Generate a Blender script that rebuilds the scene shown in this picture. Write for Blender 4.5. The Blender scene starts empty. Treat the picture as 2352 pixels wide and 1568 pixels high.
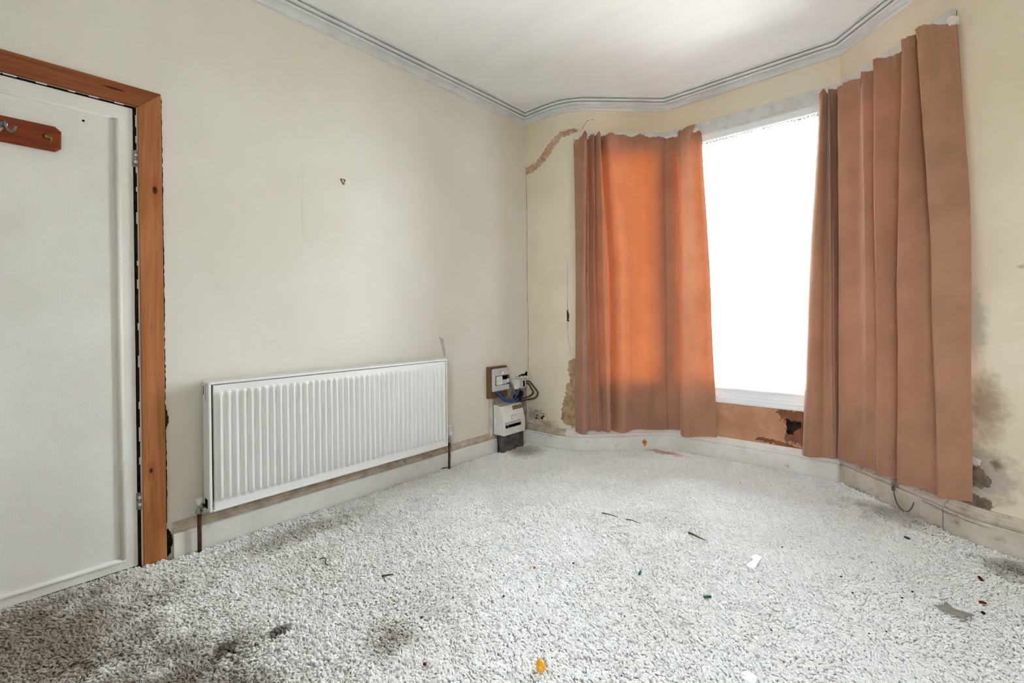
import bpy, bmesh, math, random
from mathutils import Vector, Matrix, noise as mnoise

sc = bpy.context.scene
COL = sc.collection
R = random.Random(7)

# ------------------------------------------------------------------ camera
F_PX, ROLL, CAM_H = 1054.0, 0.0123, 1.06
YAW = math.atan(944.0 / F_PX)                      # looking this far left of +Y
fw = Vector((-math.sin(YAW), math.cos(YAW), 0)); rt = Vector((math.cos(YAW), math.sin(YAW), 0)); up = Vector((0, 0, 1))
cr, sr = math.cos(ROLL), math.sin(ROLL)
cd = bpy.data.cameras.new('camera'); cam = bpy.data.objects.new('camera', cd); COL.objects.link(cam)
cx_, cy_ = rt * cr - up * sr, rt * sr + up * cr
cam.matrix_world = Matrix(((cx_.x, cy_.x, -fw.x, 0), (cx_.y, cy_.y, -fw.y, 0), (cx_.z, cy_.z, -fw.z, CAM_H), (0, 0, 0, 1)))
cd.sensor_width = 36.0; cd.lens = F_PX / 2352 * 36.0; cd.shift_y = -57.5 / 2352; cd.clip_start = 0.02
sc.camera = cam

# ------------------------------------------------------------------ sky, exposure
world = bpy.data.worlds.new('overcast_sky'); sc.world = world; world.use_nodes = True
bg = world.node_tree.nodes['Background']
_t = world.node_tree; _g = _t.nodes.new('ShaderNodeTexCoord'); _x = _t.nodes.new('ShaderNodeSeparateXYZ'); _r = _t.nodes.new('ShaderNodeMapRange'); _m = _t.nodes.new('ShaderNodeMix'); _m.data_type = 'RGBA'
_r.inputs[1].default_value = -0.08; _r.inputs[2].default_value = 0.02
_m.inputs[6].default_value = (0.52, 0.52, 0.50, 1); _m.inputs[7].default_value = (0.91, 0.97, 1.06, 1)     # pale ground, white overcast sky
_t.links.new(_g.outputs['Generated'], _x.inputs[0]); _t.links.new(_x.outputs['Z'], _r.inputs[0]); _t.links.new(_r.outputs[0], _m.inputs[0]); _t.links.new(_m.outputs[2], bg.inputs[0])
bg.inputs[1].default_value = 1.15
sc.view_settings.view_transform = 'Standard'; sc.view_settings.look = 'None'
sc.view_settings.gamma = 1.0; sc.view_settings.use_curve_mapping = False
sc.view_settings.exposure = 5.30
sc.cycles.max_bounces = 9; sc.cycles.diffuse_bounces = 6; sc.cycles.glossy_bounces = 3; sc.cycles.transmission_bounces = 4; sc.cycles.transparent_max_bounces = 8
sc.cycles.use_adaptive_sampling = True; sc.cycles.adaptive_threshold = 0.065; sc.cycles.adaptive_min_samples = 20
sc.cycles.sample_clamp_indirect = 12.0
sc.cycles.caustics_reflective = False; sc.cycles.caustics_refractive = False
def portal(name, loc, rz, w, h):
    l = bpy.data.lights.new(name, 'AREA'); l.shape = 'RECTANGLE'; l.size = w; l.size_y = h
    l.cycles.is_portal = True
    o = bpy.data.objects.new(name, l); COL.objects.link(o)
    o.matrix_world = Matrix.Translation(loc) @ Matrix.Rotation(rz, 4, 'Z') @ Matrix.Rotation(-math.pi / 2, 4, 'X')
    return o
portal('sky_portal_front', (-0.9525, 3.74, 1.46), 0.0, 1.30, 2.15)
portal('sky_portal_side', (-1.87, 3.46, 1.46), math.radians(45), 0.85, 2.15)
portal('sky_portal_flank', (-0.02, 3.46, 1.46), math.radians(-45), 0.85, 2.15)

portal('sky_portal_fill', (0.49, -1.76, 1.55), math.radians(180), 0.78, 1.0)  # guides sky light through the added rear window

# ------------------------------------------------------------------ material helpers
def L(c):
    return tuple(((v / 255) / 12.92 if v / 255 <= 0.04045 else ((v / 255 + 0.055) / 1.055) ** 2.4) for v in c) + (1,)
class NT:
    def __init__(s, name):
        s.m = bpy.data.materials.new(name); s.m.use_nodes = True; s.t = s.m.node_tree; s.t.nodes.clear()
        s.out = s.n('ShaderNodeOutputMaterial'); s.pos = None; s.cache = {}
    def n(s, typ, **kw):
        nd = s.t.nodes.new(typ)
        for k, v in kw.items(): setattr(nd, k, v)
        return nd
    def put(s, sock, v):
        if isinstance(v, bpy.types.NodeSocket): s.t.links.new(v, sock)
        else: sock.default_value = v
    def P(s):
        if s.pos is None: s.pos = s.n('ShaderNodeNewGeometry').outputs['Position']
        return s.pos
    def math(s, op, a, b=0.0, c=None, clamp=False):
        nd = s.n('ShaderNodeMath', operation=op, use_clamp=clamp); s.put(nd.inputs[0], a); s.put(nd.inputs[1], b)
        if c is not None: s.put(nd.inputs[2], c)
        return nd.outputs[0]
    def vmath(s, op, a, b):
        nd = s.n('ShaderNodeVectorMath', operation=op); s.put(nd.inputs[0], a); s.put(nd.inputs[1], b)
        return nd.outputs['Value'] if op in ('LENGTH', 'DOT_PRODUCT', 'DISTANCE') else nd.outputs['Vector']
    def noise(s, scale, detail=4, rough=0.55, stretch=(1, 1, 1), dist=0.0):
        key = (scale, detail, rough, stretch, dist)
        if key not in s.cache: s.cache[key] = s._noise(*key)
        return s.cache[key]
    def _noise(s, scale, detail, rough, stretch, dist):
        nd = s.n('ShaderNodeTexNoise'); nd.inputs['Scale'].default_value = scale; nd.inputs['Detail'].default_value = detail
        nd.inputs['Roughness'].default_value = rough; nd.inputs['Distortion'].default_value = dist
        s.put(nd.inputs['Vector'], s.vmath('MULTIPLY', s.P(), stretch)); return nd.outputs['Fac']
    def ramp(s, v, lo, hi):
        nd = s.n('ShaderNodeMapRange', interpolation_type='SMOOTHSTEP'); s.put(nd.inputs[0], v)
        nd.inputs[1].default_value = lo; nd.inputs[2].default_value = hi; return nd.outputs[0]
    def mix(s, f, a, b):
        nd = s.n('ShaderNodeMix', data_type='RGBA'); s.put(nd.inputs[0], f); s.put(nd.inputs[6], a); s.put(nd.inputs[7], b); return nd.outputs[2]
    def stain(s, base, c, r, col, strength=0.8, soft=0.5, nscale=9.0, namp=0.7):
        """blotch of its own outline at world point c with radii r"""
        v = s.vmath('DIVIDE', s.vmath('SUBTRACT', s.P(), c), r)
        d = s.vmath('LENGTH', v, (0, 0, 0))
        d = s.math('ADD', d, s.math('MULTIPLY', s.math('SUBTRACT', s.noise(8.0 if nscale < 12 else 24.0, 3, 0.6), 0.5), namp * 2))
        f = s.math('MULTIPLY', s.ramp(d, 1.0, 1.0 - soft), strength)
        return s.mix(f, base, col)
    def bump(s, h, strength, dist):
        b = s.n('ShaderNodeBump'); b.inputs['Strength'].default_value = strength; b.inputs['Distance'].default_value = dist
        s.put(b.inputs['Height'], h); return b.outputs[0]
    def principled(s, col, rough=0.6, metal=0.0, spec=0.3, normal=None, sheen=0.0):
        p = s.n('ShaderNodeBsdfPrincipled'); s.put(p.inputs['Base Color'], col); s.put(p.inputs['Roughness'], rough)
        p.inputs['Metallic'].default_value = metal; p.inputs['Specular IOR Level'].default_value = spec
        if sheen: p.inputs['Sheen Weight'].default_value = sheen; p.inputs['Sheen Roughness'].default_value = 0.4
        if normal is not None: s.t.links.new(normal, p.inputs['Normal'])
        return p
    def done(s, shader): s.t.links.new(shader.outputs[0] if hasattr(shader, 'outputs') else shader, s.out.inputs[0]); return s.m

def paint(name, c, var=None, vs=3.0, rough=0.6, spec=0.25, bump=0.0, bs=180.0, dirt=None, ds=6.0, dlo=0.58, dhi=0.75, dstr=0.6, stains=(), stretch=(1, 1, 1), metal=0.0):
    k = NT(name); col = L(c)
    if var: col = k.mix(k.ramp(k.noise(vs, 5, 0.6, stretch), 0.35, 0.68), L(c), L(var))
    if dirt: col = k.mix(k.math('MULTIPLY', k.ramp(k.noise(ds, 7, 0.65), dlo, dhi), dstr), col, L(dirt))
    for st in stains: col = k.stain(col, *st)
    nm = k.bump(k.noise(bs, 3, 0.6), bump, 0.01) if bump else None
    return k.done(k.principled(col, rough, metal, spec, nm))

# cream emulsion walls
def wall_mat(name, a, b, damp):
    k = NT(name)
    col = k.mix(k.ramp(k.noise(1.6, 5, 0.6), 0.3, 0.7), L(a), L(b))
    col = k.mix(k.math('MULTIPLY', k.ramp(k.noise(2.2, 6, 0.6, (1, 1, 0.25)), 0.55, 0.72), 0.35), col, L((224, 222, 214)))
    col = k.mix(k.math('MULTIPLY', k.ramp(k.noise(360, 2, 0.7), 0.45, 0.7), 0.13), col, L((176, 168, 148)))
    # soot and damp low on the curved pier at the right of the bay, and by the meter corner
    if damp:
        col = k.stain(col, (0.20, 2.99, 0.62), (0.10, 0.10, 0.20), L((150, 128, 104)), 0.75, 0.7, 14, 0.5)
        col = k.stain(col, (0.19, 2.99, 0.30), (0.16, 0.16, 0.16), L((176, 166, 152)), 0.9, 0.6, 16, 0.6)
        col = k.stain(col, (0.23, 2.98, 0.37), (0.04, 0.04, 0.05), L((112, 82, 66)), 0.85, 0.7, 30, 0.5)
        col = k.stain(col, (0.17, 3.02, 1.0), (0.07, 0.07, 0.22), L((176, 172, 160)), 0.7, 0.7, 22, 0.7)
        col = k.stain(col, (-2.45, 3.02, 0.22), (0.14, 0.05, 0.09), L((140, 124, 104)), 0.7, 0.8, 26, 0.8)
        col = k.stain(col, (-2.32, 3.02, 0.17), (0.13, 0.05, 0.05), L((120, 104, 84)), 0.6, 0.8, 30, 0.8)
        col = k.stain(col, (0.32, 2.97, 1.25), (0.03, 0.04, 0.012), L((150, 140, 124)), 0.6, 0.8, 40, 0.8)
    nm = k.bump(k.noise(230, 2, 0.6), 0.3, 0.0022)
    return k.done(k.principled(col, 0.62, 0, 0.25, nm))
MAT = {}
MAT['wall'] = wall_mat('cream_wall_paint', (228, 224, 214), (221, 215, 202), False)
MAT['wall_bay'] = wall_mat('yellower_wall_paint', (230, 219, 198), (220, 206, 180), True)  # yellower tone for the bay walls and piers
MAT['ceiling'] = paint('white_ceiling_paint', (248, 248, 248), (242, 242, 243), 1.2, 0.8, 0.12, 0.12, 60, (222, 220, 216), 2.2, 0.6, 0.8, 0.45, stretch=(1, 2.5, 1))
MAT['cornice'] = paint('white_cornice_paint', (228, 229, 230), (216, 217, 219), 6, 0.5, 0.3, 0.1, 120, (160, 156, 150), 9, 0.6, 0.8, 0.45)
MAT['gloss'] = paint('old_white_gloss', (234, 233, 229), (224, 221, 213), 5, 0.38, 0.4, 0.08, 60, (122, 108, 90), 17, 0.6, 0.78, 0.65)
MAT['gloss_dirty'] = paint('grimy_white_gloss', (214, 208, 196), (196, 186, 168), 7, 0.45, 0.35, 0.15, 60, (104, 86, 68), 11, 0.52, 0.74, 0.75)
MAT['ledge'] = paint('dust_brown_ledge', (198, 187, 170), (166, 150, 130), 14, 0.7, 0.2, 0.2, 90, (84, 66, 50), 22, 0.55, 0.75, 0.8)
MAT['door'] = paint('white_door_paint', (230, 228, 223), (223, 220, 214), 3, 0.5, 0.3, 0.2, 240, (206, 202, 196), 5, 0.62, 0.8, 0.4)
MAT['upvc'] = paint('white_window_plastic', (238, 240, 242), None, rough=0.3, spec=0.45)
MAT['board'] = paint('grey_painted_board', (218, 217, 216), (202, 201, 200), 12, 0.55, 0.3, 0.1, 80, (150, 146, 140), 26, 0.62, 0.8, 0.6)
MAT['strip'] = paint('worn_plaster_edge', (206, 202, 192), (188, 182, 170), 16, 0.7, 0.2, 0.5, 90, (128, 120, 106), 20, 0.58, 0.75, 0.6)
MAT['plaster'] = paint('bare_pink_plaster', (206, 160, 128), (184, 136, 104), 5, 0.85, 0.1, 0.3, 60, (224, 182, 146), 9, 0.55, 0.8, 0.6)
MAT['plaster_wet'] = paint('damp_brown_plaster', (150, 100, 76), (122, 82, 62), 14, 0.85, 0.1, 0.5, 70)
MAT['filler'] = paint('pink_brown_filler', (208, 178, 154), (178, 142, 116), 26, 0.85, 0.1, 0.5, 90)
MAT['stainbrown'] = paint('brown_damp_stain', (184, 156, 126), (150, 120, 92), 22, 0.85, 0.1, 0.5, 90, (206, 182, 150), 30, 0.5, 0.7, 0.6)
MAT['greyplaster'] = paint('grey_damp_plaster', (150, 132, 116), (112, 96, 84), 26, 0.85, 0.1, 0.6, 90)
MAT['crack'] = paint('dark_crack', (60, 46, 36), (92, 72, 54), 60, 0.9, 0.05)
MAT['black'] = paint('black_grime_and_gaps', (26, 21, 18), (52, 42, 34), 40, 0.9, 0.1)
MAT['soot'] = paint('grey_scuff', (176, 174, 168), (190, 188, 182), 30, 0.8, 0.1)
MAT['radiator'] = paint('white_radiator_enamel', (234, 234, 232), None, rough=0.32, spec=0.5, dirt=(212, 208, 200), ds=4, dstr=0.3)
MAT['radiator_dark'] = paint('dark_radiator_inside', (92, 84, 74), (60, 54, 48), 30, 0.8, 0.1)
MAT['copper'] = paint('tarnished_copper', (98, 66, 44), (66, 44, 32), 30, 0.45, 0.4, metal=0.5)
MAT['chrome'] = paint('dull_chrome', (178, 178, 176), (120, 116, 110), 40, 0.28, 0.5, metal=0.9)
MAT['brass'] = paint('worn_brass', (184, 158, 98), (120, 100, 64), 50, 0.35, 0.5, metal=0.85)
MAT['whiteplastic'] = paint('white_plastic', (228, 226, 222), (218, 214, 208), 20, 0.4, 0.4)
MAT['greyplastic'] = paint('pale_grey_plastic', (196, 196, 196), (186, 186, 186), 20, 0.4, 0.4)
MAT['greyboard'] = paint('dusty_grey_board', (170, 160, 150), (140, 130, 120), 24, 0.8, 0.15, 0.1, 60)
MAT['slate'] = paint('dark_grey_panel', (104, 98, 94), (74, 68, 66), 26, 0.7, 0.2)
MAT['darkglass'] = paint('smoked_cover', (92, 88, 84), (76, 70, 66), 40, 0.2, 0.5)
MAT['olive'] = paint('olive_sticker', (128, 118, 76), (106, 98, 70), 40, 0.5, 0.3)
MAT['cable_blue'] = paint('blue_cable', (58, 84, 140), None, rough=0.45)
MAT['cable_brown'] = paint('brown_cable', (66, 46, 38), None, rough=0.45)
MAT['cable_grey'] = paint('grey_cable', (112, 110, 108), None, rough=0.5)
MAT['cable_black'] = paint('black_cable', (22, 20, 20), None, rough=0.5)
MAT['cable_dirty'] = paint('dirty_white_cable', (120, 108, 92), (70, 60, 50), 40, rough=0.6)
MAT['hole'] = paint('dark_hole', (18, 14, 12), None, rough=1.0, spec=0.0)
def emis(name, c, st):
    k = NT(name); e = k.n('ShaderNodeEmission'); e.inputs[0].default_value = L(c); e.inputs[1].default_value = st; return k.done(e)
MAT['led'] = emis('pink_indicator_lamp', (255, 90, 220), 0.25)

def wood_mat(name, c1, c2, c3, axis, knots=()):
    k = NT(name); st = [22, 22, 22]; st[axis] = 1.3
    g = k.noise(1.0, 6, 0.65, tuple(st), 0.6)
    fine = [160, 160, 160]; fine[axis] = 5
    col = k.mix(k.ramp(g, 0.36, 0.66), L(c1), L(c2))
    col = k.mix(k.math('MULTIPLY', k.ramp(k.noise(1.0, 4, 0.6, tuple(fine)), 0.52, 0.75), 0.5), col, L(c3))
    for c, r in knots:
        col = k.stain(col, c, (r[0] * 3, r[1] * 2.4, r[2] * 5), L((150, 70, 28)), 0.55, 0.9, 30, 0.3)
        col = k.stain(col, c, r, L((44, 22, 12)), 0.95, 0.5, 60, 0.3)
    nm = k.bump(g, 0.25, 0.004)
    return k.done(k.principled(col, 0.6, 0, 0.25, nm))
MAT['pine_v'] = wood_mat('stripped_pine_upright', (188, 124, 78), (160, 98, 56), (112, 64, 34), 2,
                         [((-2.512, 0.461, 1.635), (0.03, 0.012, 0.022)), ((-2.512, 0.436, 0.407), (0.03, 0.008, 0.014))])
MAT['pine_h'] = wood_mat('stripped_pine_head', (150, 88, 50), (120, 64, 34), (76, 40, 22), 1, [((-2.512, 0.33, 2.035), (0.03, 0.05, 0.006))])
MAT['hookwood'] = wood_mat('reddish_hook_board', (138, 62, 28), (108, 42, 18), (70, 28, 14), 1)
MAT['meterwood'] = wood_mat('brown_meter_board', (120, 88, 62), (96, 68, 46), (72, 50, 34), 2)

def curtain_mat(name, base, trans, tw):
    k = NT(name)
    col = k.mix(k.ramp(k.noise(4, 5, 0.6), 0.3, 0.7), L(base), L(tuple(int(v * 0.9) for v in base)))
    col = k.mix(k.math('MULTIPLY', k.ramp(k.noise(420, 2, 0.6), 0.45, 0.7), 0.25), col, L(tuple(int(v * 0.8) for v in base)))
    nm = k.bump(k.math('ADD', k.noise(380, 2, 0.6), k.math('MULTIPLY', k.noise(30, 3, 0.6), 2.0)), 0.3, 0.0015)
    p = k.principled(col, 0.75, 0, 0.12, nm, 0.45)
    tr = k.n('ShaderNodeBsdfTranslucent'); tr.inputs[0].default_value = L(trans)
    mx = k.n('ShaderNodeMixShader'); mx.inputs[0].default_value = tw
    k.t.links.new(p.outputs[0], mx.inputs[1]); k.t.links.new(tr.outputs[0], mx.inputs[2])
    return k.done(mx)
MAT['curtain'] = curtain_mat('rust_velvet', (180, 134, 108), (236, 108, 22), 0.040)
MAT['curtain_dim'] = curtain_mat('dim_rust_velvet', (180, 134, 108), (228, 92, 24), 0.004)  # same velvet made less translucent so the right curtain looks less lit

def net_mat():
    k = NT('white_voile')
    d = k.n('ShaderNodeBsdfDiffuse'); t = k.n('ShaderNodeBsdfTranslucent'); x = k.n('ShaderNodeBsdfTransparent')
    z = k.n('ShaderNodeSeparateXYZ'); k.put(z.inputs[0], k.P())
    band = k.ramp(z.outputs['Z'], 2.305, 2.345)
    spots = k.ramp(k.math('ADD', k.noise(150, 3, 0.7), k.math('MULTIPLY', k.noise(7, 2, 0.5, (1, 1, 0.2)), 0.35)), 0.66, 0.74)
    col = k.mix(k.math('MULTIPLY', band, spots), L((240, 242, 242)), L((40, 38, 32)))
    k.put(d.inputs[0], col); k.put(t.inputs[0], col)
    m1 = k.n('ShaderNodeMixShader'); m1.inputs[0].default_value = 0.55
    k.t.links.new(d.outputs[0], m1.inputs[1]); k.t.links.new(t.outputs[0], m1.inputs[2])
    m2 = k.n('ShaderNodeMixShader'); k.put(m2.inputs[0], k.math('MAXIMUM', k.math('MULTIPLY', k.math('MULTIPLY', band, spots), 0.97), k.math('MULTIPLY_ADD', k.noise(60, 2, 0.5, (1, 1, 0.08)), 0.6, 0.05)))
    k.t.links.new(x.outputs[0], m2.inputs[1]); k.t.links.new(m1.outputs[0], m2.inputs[2])
    return k.done(m2)
MAT['net'] = net_mat()
def glass_mat():
    k = NT('window_glass'); x = k.n('ShaderNodeBsdfTransparent'); g = k.n('ShaderNodeBsdfGlossy'); g.inputs[1].default_value = 0.02
    x.inputs[0].default_value = (0.94, 0.96, 0.95, 1)
    fr = k.n('ShaderNodeFresnel'); fr.inputs[0].default_value = 1.45
    m = k.n('ShaderNodeMixShader'); k.put(m.inputs[0], fr.outputs[0])
    k.t.links.new(x.outputs[0], m.inputs[1]); k.t.links.new(g.outputs[0], m.inputs[2]); return k.done(m)
MAT['glass'] = glass_mat()

def carpet_mat():
    k = NT('grey_twist_pile')
    rnd = k.n('ShaderNodeObjectInfo').outputs['Random']
    col = k.mix(rnd, L((252, 252, 252)), L((238, 237, 235)))
    col = k.mix(k.math('MULTIPLY', k.ramp(k.noise(1.6, 5, 0.62), 0.45, 0.72), 0.35), col, L((218, 212, 204)))
    col = k.mix(k.math('MULTIPLY', k.ramp(k.noise(14, 5, 0.65), 0.6, 0.78), 0.30), col, L((176, 167, 156)))
    dk = L((84, 74, 66))
    col = k.stain(col, (-2.15, 0.06, 0), (0.75, 0.50, 1), L((146, 132, 118)), 0.92, 0.9, 5, 0.5)
    col = k.stain(col, (-1.58, 0.33, 0), (0.42, 0.34, 1), L((122, 106, 92)), 0.8, 0.9, 9, 0.6)
    col = k.stain(col, (-1.64, 0.624, 0), (0.035, 0.05, 1), dk, 0.8, 0.5, 30, 0.4)
    col = k.stain(col, (-1.68, 0.48, 0), (0.05, 0.05, 1), dk, 0.8, 0.6, 26, 0.5)
    col = k.stain(col, (-1.32, 0.86, 0), (0.14, 0.12, 1), L((160, 146, 134)), 0.6, 0.9, 12, 0.6)
    col = k.stain(col, (-2.30, 1.00, 0), (0.16, 0.5, 1), L((160, 150, 138)), 0.55, 0.9, 10, 0.7)
    col = k.stain(col, (-2.35, 2.75, 0), (0.22, 0.22, 1), L((140, 126, 110)), 0.7, 0.9, 12, 0.6)
    col = k.stain(col, (-1.50, 3.40, 0), (0.22, 0.07, 1), L((196, 150, 112)), 0.75, 0.7, 14, 0.6)  # warm tan blotch on the carpet at the foot of the left curtain
    col = k.stain(col, (-0.10, 3.12, 0), (0.35, 0.20, 1), L((150, 138, 124)), 0.65, 0.9, 9, 0.6)
    col = k.stain(col, (0.30, 2.75, 0), (0.20, 0.16, 1), L((130, 116, 102)), 0.75, 0.9, 9, 0.6)
    nm = k.bump(k.noise(900, 2, 0.6), 0.4, 0.002)
    return k.done(k.principled(col, 0.95, 0, 0.05, nm))
MAT['carpet'] = carpet_mat()

# ------------------------------------------------------------------ mesh helpers
def link(name, me, mat, parent=None, smooth=False):
    o = bpy.data.objects.new(name, me); COL.objects.link(o)
    if mat is not None and not me.materials: me.materials.append(MAT[mat] if isinstance(mat, str) else mat)
    if smooth:
        for p in me.polygons: p.use_smooth = True
    if parent is not None:
        o.parent = parent
        o.matrix_parent_inverse = parent.matrix_world.inverted()
    return o
def raw(name, v, f, mat, parent=None, smooth=False):
    me = bpy.data.meshes.new(name); me.from_pydata([tuple(p) for p in v], [], f); me.update(); return link(name, me, mat, parent, smooth)
def frombm(name, bm, mat, parent=None, smooth=False):
    bmesh.ops.recalc_face_normals(bm, faces=bm.faces)
    me = bpy.data.meshes.new(name); bm.to_mesh(me); bm.free(); return link(name, me, mat, parent, smooth)
def addbox(bm, lo, hi, bev=0.0, seg=2, M=None):
    b = bmesh.new(); bmesh.ops.create_cube(b, size=1)
    for v in b.verts: v.co = Vector((lo[i] + (v.co[i] + 0.5) * (hi[i] - lo[i]) for i in range(3)))
    if bev: bmesh.ops.bevel(b, geom=b.edges[:], offset=bev, segments=seg, affect='EDGES', profile=0.5)
    if M is not None: bmesh.ops.transform(b, matrix=M, verts=b.verts)
    t = bpy.data.meshes.new('t'); b.to_mesh(t); b.free(); bm.from_mesh(t); bpy.data.meshes.remove(t)
def box(name, lo, hi, mat, parent=None, bev=0.0, seg=2):
    bm = bmesh.new(); addbox(bm, lo, hi, bev, seg); return frombm(name, bm, mat, parent)
def addlathe(bm, prof, c, axis=(0, 0, 1), n=20):
    """prof: list of (radius, height along axis)"""
    ax = Vector(axis).normalized(); q = Vector((0, 0, 1)).rotation_difference(ax); rings = []
    for r, h in prof:
        rings.append([bm.verts.new(Vector(c) + q @ Vector((r * math.cos(2 * math.pi * i / n), r * math.sin(2 * math.pi * i / n), h))) for i in range(n)])
    for a, b in zip(rings, rings[1:]):
        for i in range(n): bm.faces.new((a[i], a[(i + 1) % n], b[(i + 1) % n], b[i]))
    bm.faces.new(rings[0][::-1]); bm.faces.new(rings[-1])
def lathe(name, prof, c, axis, mat, parent=None, n=20):
    bm = bmesh.new(); addlathe(bm, prof, c, axis, n); return frombm(name, bm, mat, parent, True)
def smoothpts(pts, n=6):
    pts = [Vector(p) for p in pts]; out = []
    P = [pts[0] * 2 - pts[1]] + pts + [pts[-1] * 2 - pts[-2]]
    for i in range(1, len(P) - 2):
        for k in range(n):
            t = k / n; a, b, c, d = P[i - 1], P[i], P[i + 1], P[i + 2]
            out.append(0.5 * ((2 * b) + (c - a) * t + (2 * a - 5 * b + 4 * c - d) * t * t + (3 * b - a - 3 * c + d) * t ** 3))
    out.append(pts[-1]); return out
def addtube(bm, pts, r, n=8):
    rings = []; up0 = None
    for i, p in enumerate(pts):
        t = (pts[min(i + 1, len(pts) - 1)] - pts[max(i - 1, 0)]).normalized()
        if up0 is None: up0 = t.orthogonal().normalized()
        u = (up0 - t * up0.dot(t)).normalized(); up0 = u; w = t.cross(u)
        rr = r(i / (len(pts) - 1)) if callable(r) else r
        rings.append([bm.verts.new(p + (u * math.cos(2 * math.pi * k / n) + w * math.sin(2 * math.pi * k / n)) * rr) for k in range(n)])
    for a, b in zip(rings, rings[1:]):
        for k in range(n): bm.faces.new((a[k], a[(k + 1) % n], b[(k + 1) % n], b[k]))
    bm.faces.new(rings[0][::-1]); bm.faces.new(rings[-1])
def tube(name, pts, r, mat, parent=None, n=8, sm=6):
    bm = bmesh.new(); addtube(bm, smoothpts(pts, sm) if sm else [Vector(p) for p in pts], r, n); return frombm(name, bm, mat, parent, True)
def normals(path):
    ns = []
    for i in range(len(path)):
        d = []
        if i > 0: d.append((Vector(path[i]) - Vector(path[i - 1])).normalized())
        if i < len(path) - 1: d.append((Vector(path[i + 1]) - Vector(path[i])).normalized())
        n = [Vector((t.y, -t.x)) for t in d]
        if len(n) == 1: ns.append(n[0])
        else: m = (n[0] + n[1]); ns.append(m * (1 / max(0.25, 1 + n[0].dot(n[1]))))
    return ns
def sweep(name, path, prof, mat, parent=None, closed=True, smooth=False, jit=None):
    """prof: (inward offset, z) points carried along the plan path with mitred corners"""
    ns = normals(path); v = []; f = []; m = len(prof)
    for p, n in zip(path, ns):
        for d, z in prof: v.append((p[0] + n.x * d, p[1] + n.y * d, z))
    if jit: v = [jit(Vector(q)) for q in v]
    for i in range(len(path) - 1):
        for j in range(m if closed else m - 1):
            a, b = i * m + j, i * m + (j + 1) % m
            f.append((a, a + m, b + m, b))
    if closed: f += [tuple(range(m)), tuple(range((len(path) - 1) * m, len(path) * m))[::-1]]
    o = raw(name, v, f, mat, parent)
    bm = bmesh.new(); bm.from_mesh(o.data); bmesh.ops.recalc_face_normals(bm, faces=bm.faces); bm.to_mesh(o.data); bm.free()
    return o
def empty(name, loc):
    o = bpy.data.objects.new(name, None); o.empty_display_size = 0.05; COL.objects.link(o); o.location = loc
    o.matrix_world = Matrix.Translation(loc); return o
def tag(o, label, cat, group=None):
    o['label'] = label; o['category'] = cat
    if group: o['group'] = group
    return o
def struct(o, label=None, cat=None):
    o['kind'] = 'structure'
    if label: o['label'] = label
    if cat: o['category'] = cat
    return o
def n1(x, y=0.0, z=0.0): return mnoise.noise(Vector((x, y, z)))

# ------------------------------------------------------------------ plan of the room (metres, carpet top = 0)
def bez(a, c, b, n):
    return [((1 - t) ** 2 * a[0] + 2 * t * (1 - t) * c[0] + t * t * b[0], (1 - t) ** 2 * a[1] + 2 * t * (1 - t) * c[1] + t * t * b[1]) for t in [i / n for i in range(n + 1)]]
XL, XR, YB, ZC = -2.53, 1.1, -1.6, 2.77
ST_L = [(XL, 3.015)] + bez((-2.27, 3.01), (-2.10, 3.01), (-1.98, 3.12), 12)
BAY = [(-1.98, 3.12), (-1.53, 3.57), (-0.375, 3.57), (0.125, 3.07)]
ST_R = bez((0.125, 3.07), (0.235, 2.96), (0.44, 2.945), 12) + [(XR, 2.94)]
PATH = ST_L + BAY[1:] + ST_R[1:]
CUM = [0.0]
for a, b in zip(PATH, PATH[1:]): CUM.append(CUM[-1] + math.dist(a, b))
PN = normals(PATH)
def wp(s, z, d=0.0):
    """point on the bay wall: run s along the wall from the meter corner, height z, d proud of the face"""
    i = 0
    while i < len(PATH) - 2 and CUM[i + 1] < s: i += 1
    t = (s - CUM[i]) / (CUM[i + 1] - CUM[i]); a, b = Vector(PATH[i]), Vector(PATH[i + 1])
    n = Vector(((b - a).y, -(b - a).x)).normalized(); p = a + (b - a) * t + n * d
    return Vector((p.x, p.y, z))
def lw(y, z, d=0.0): return Vector((XL + d, y, z))

# ------------------------------------------------------------------ shell
struct(box('floor', (XL - 0.3, YB - 0.2, -0.1), (XR + 0.3, 3.8, -0.016), paint('dark_floor_boards', (84, 74, 64), (60, 52, 46), 9, 0.8)), 'floor boards beneath the grey carpet', 'floor')  # dark boards, so the gap round the carpet reads as a dark line
struct(box('ceiling', (XL - 0.3, YB - 0.2, ZC), (XR + 0.3, 3.85, ZC + 0.1), 'ceiling'), 'white painted ceiling with faint brush marks', 'ceiling')
DY0, DY1, DZ = -0.372, 0.402, 1.985
def wall_left():
    bm = bmesh.new()
    for lo, hi in (((XL - 0.12, YB, -0.05), (XL, DY0, ZC + 0.02)), ((XL - 0.12, DY0, DZ), (XL, DY1, ZC + 0.02)), ((XL - 0.12, DY1, -0.05), (XL, 3.15, ZC + 0.02))): addbox(bm, lo, hi)
    return struct(frombm('wall_left', bm, 'wall'), 'cream painted wall with the door and radiator', 'wall')
WL = wall_left()
struct(box('wall_right', (XR, YB, -0.05), (XR + 0.12, 3.1, ZC + 0.02), 'wall'), 'cream painted side wall outside the picture', 'wall')
RW = (0.1, 0.88, 1.05, 2.05)      # opening of the unseen rear window, added for fill light
bm = bmesh.new()
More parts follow.
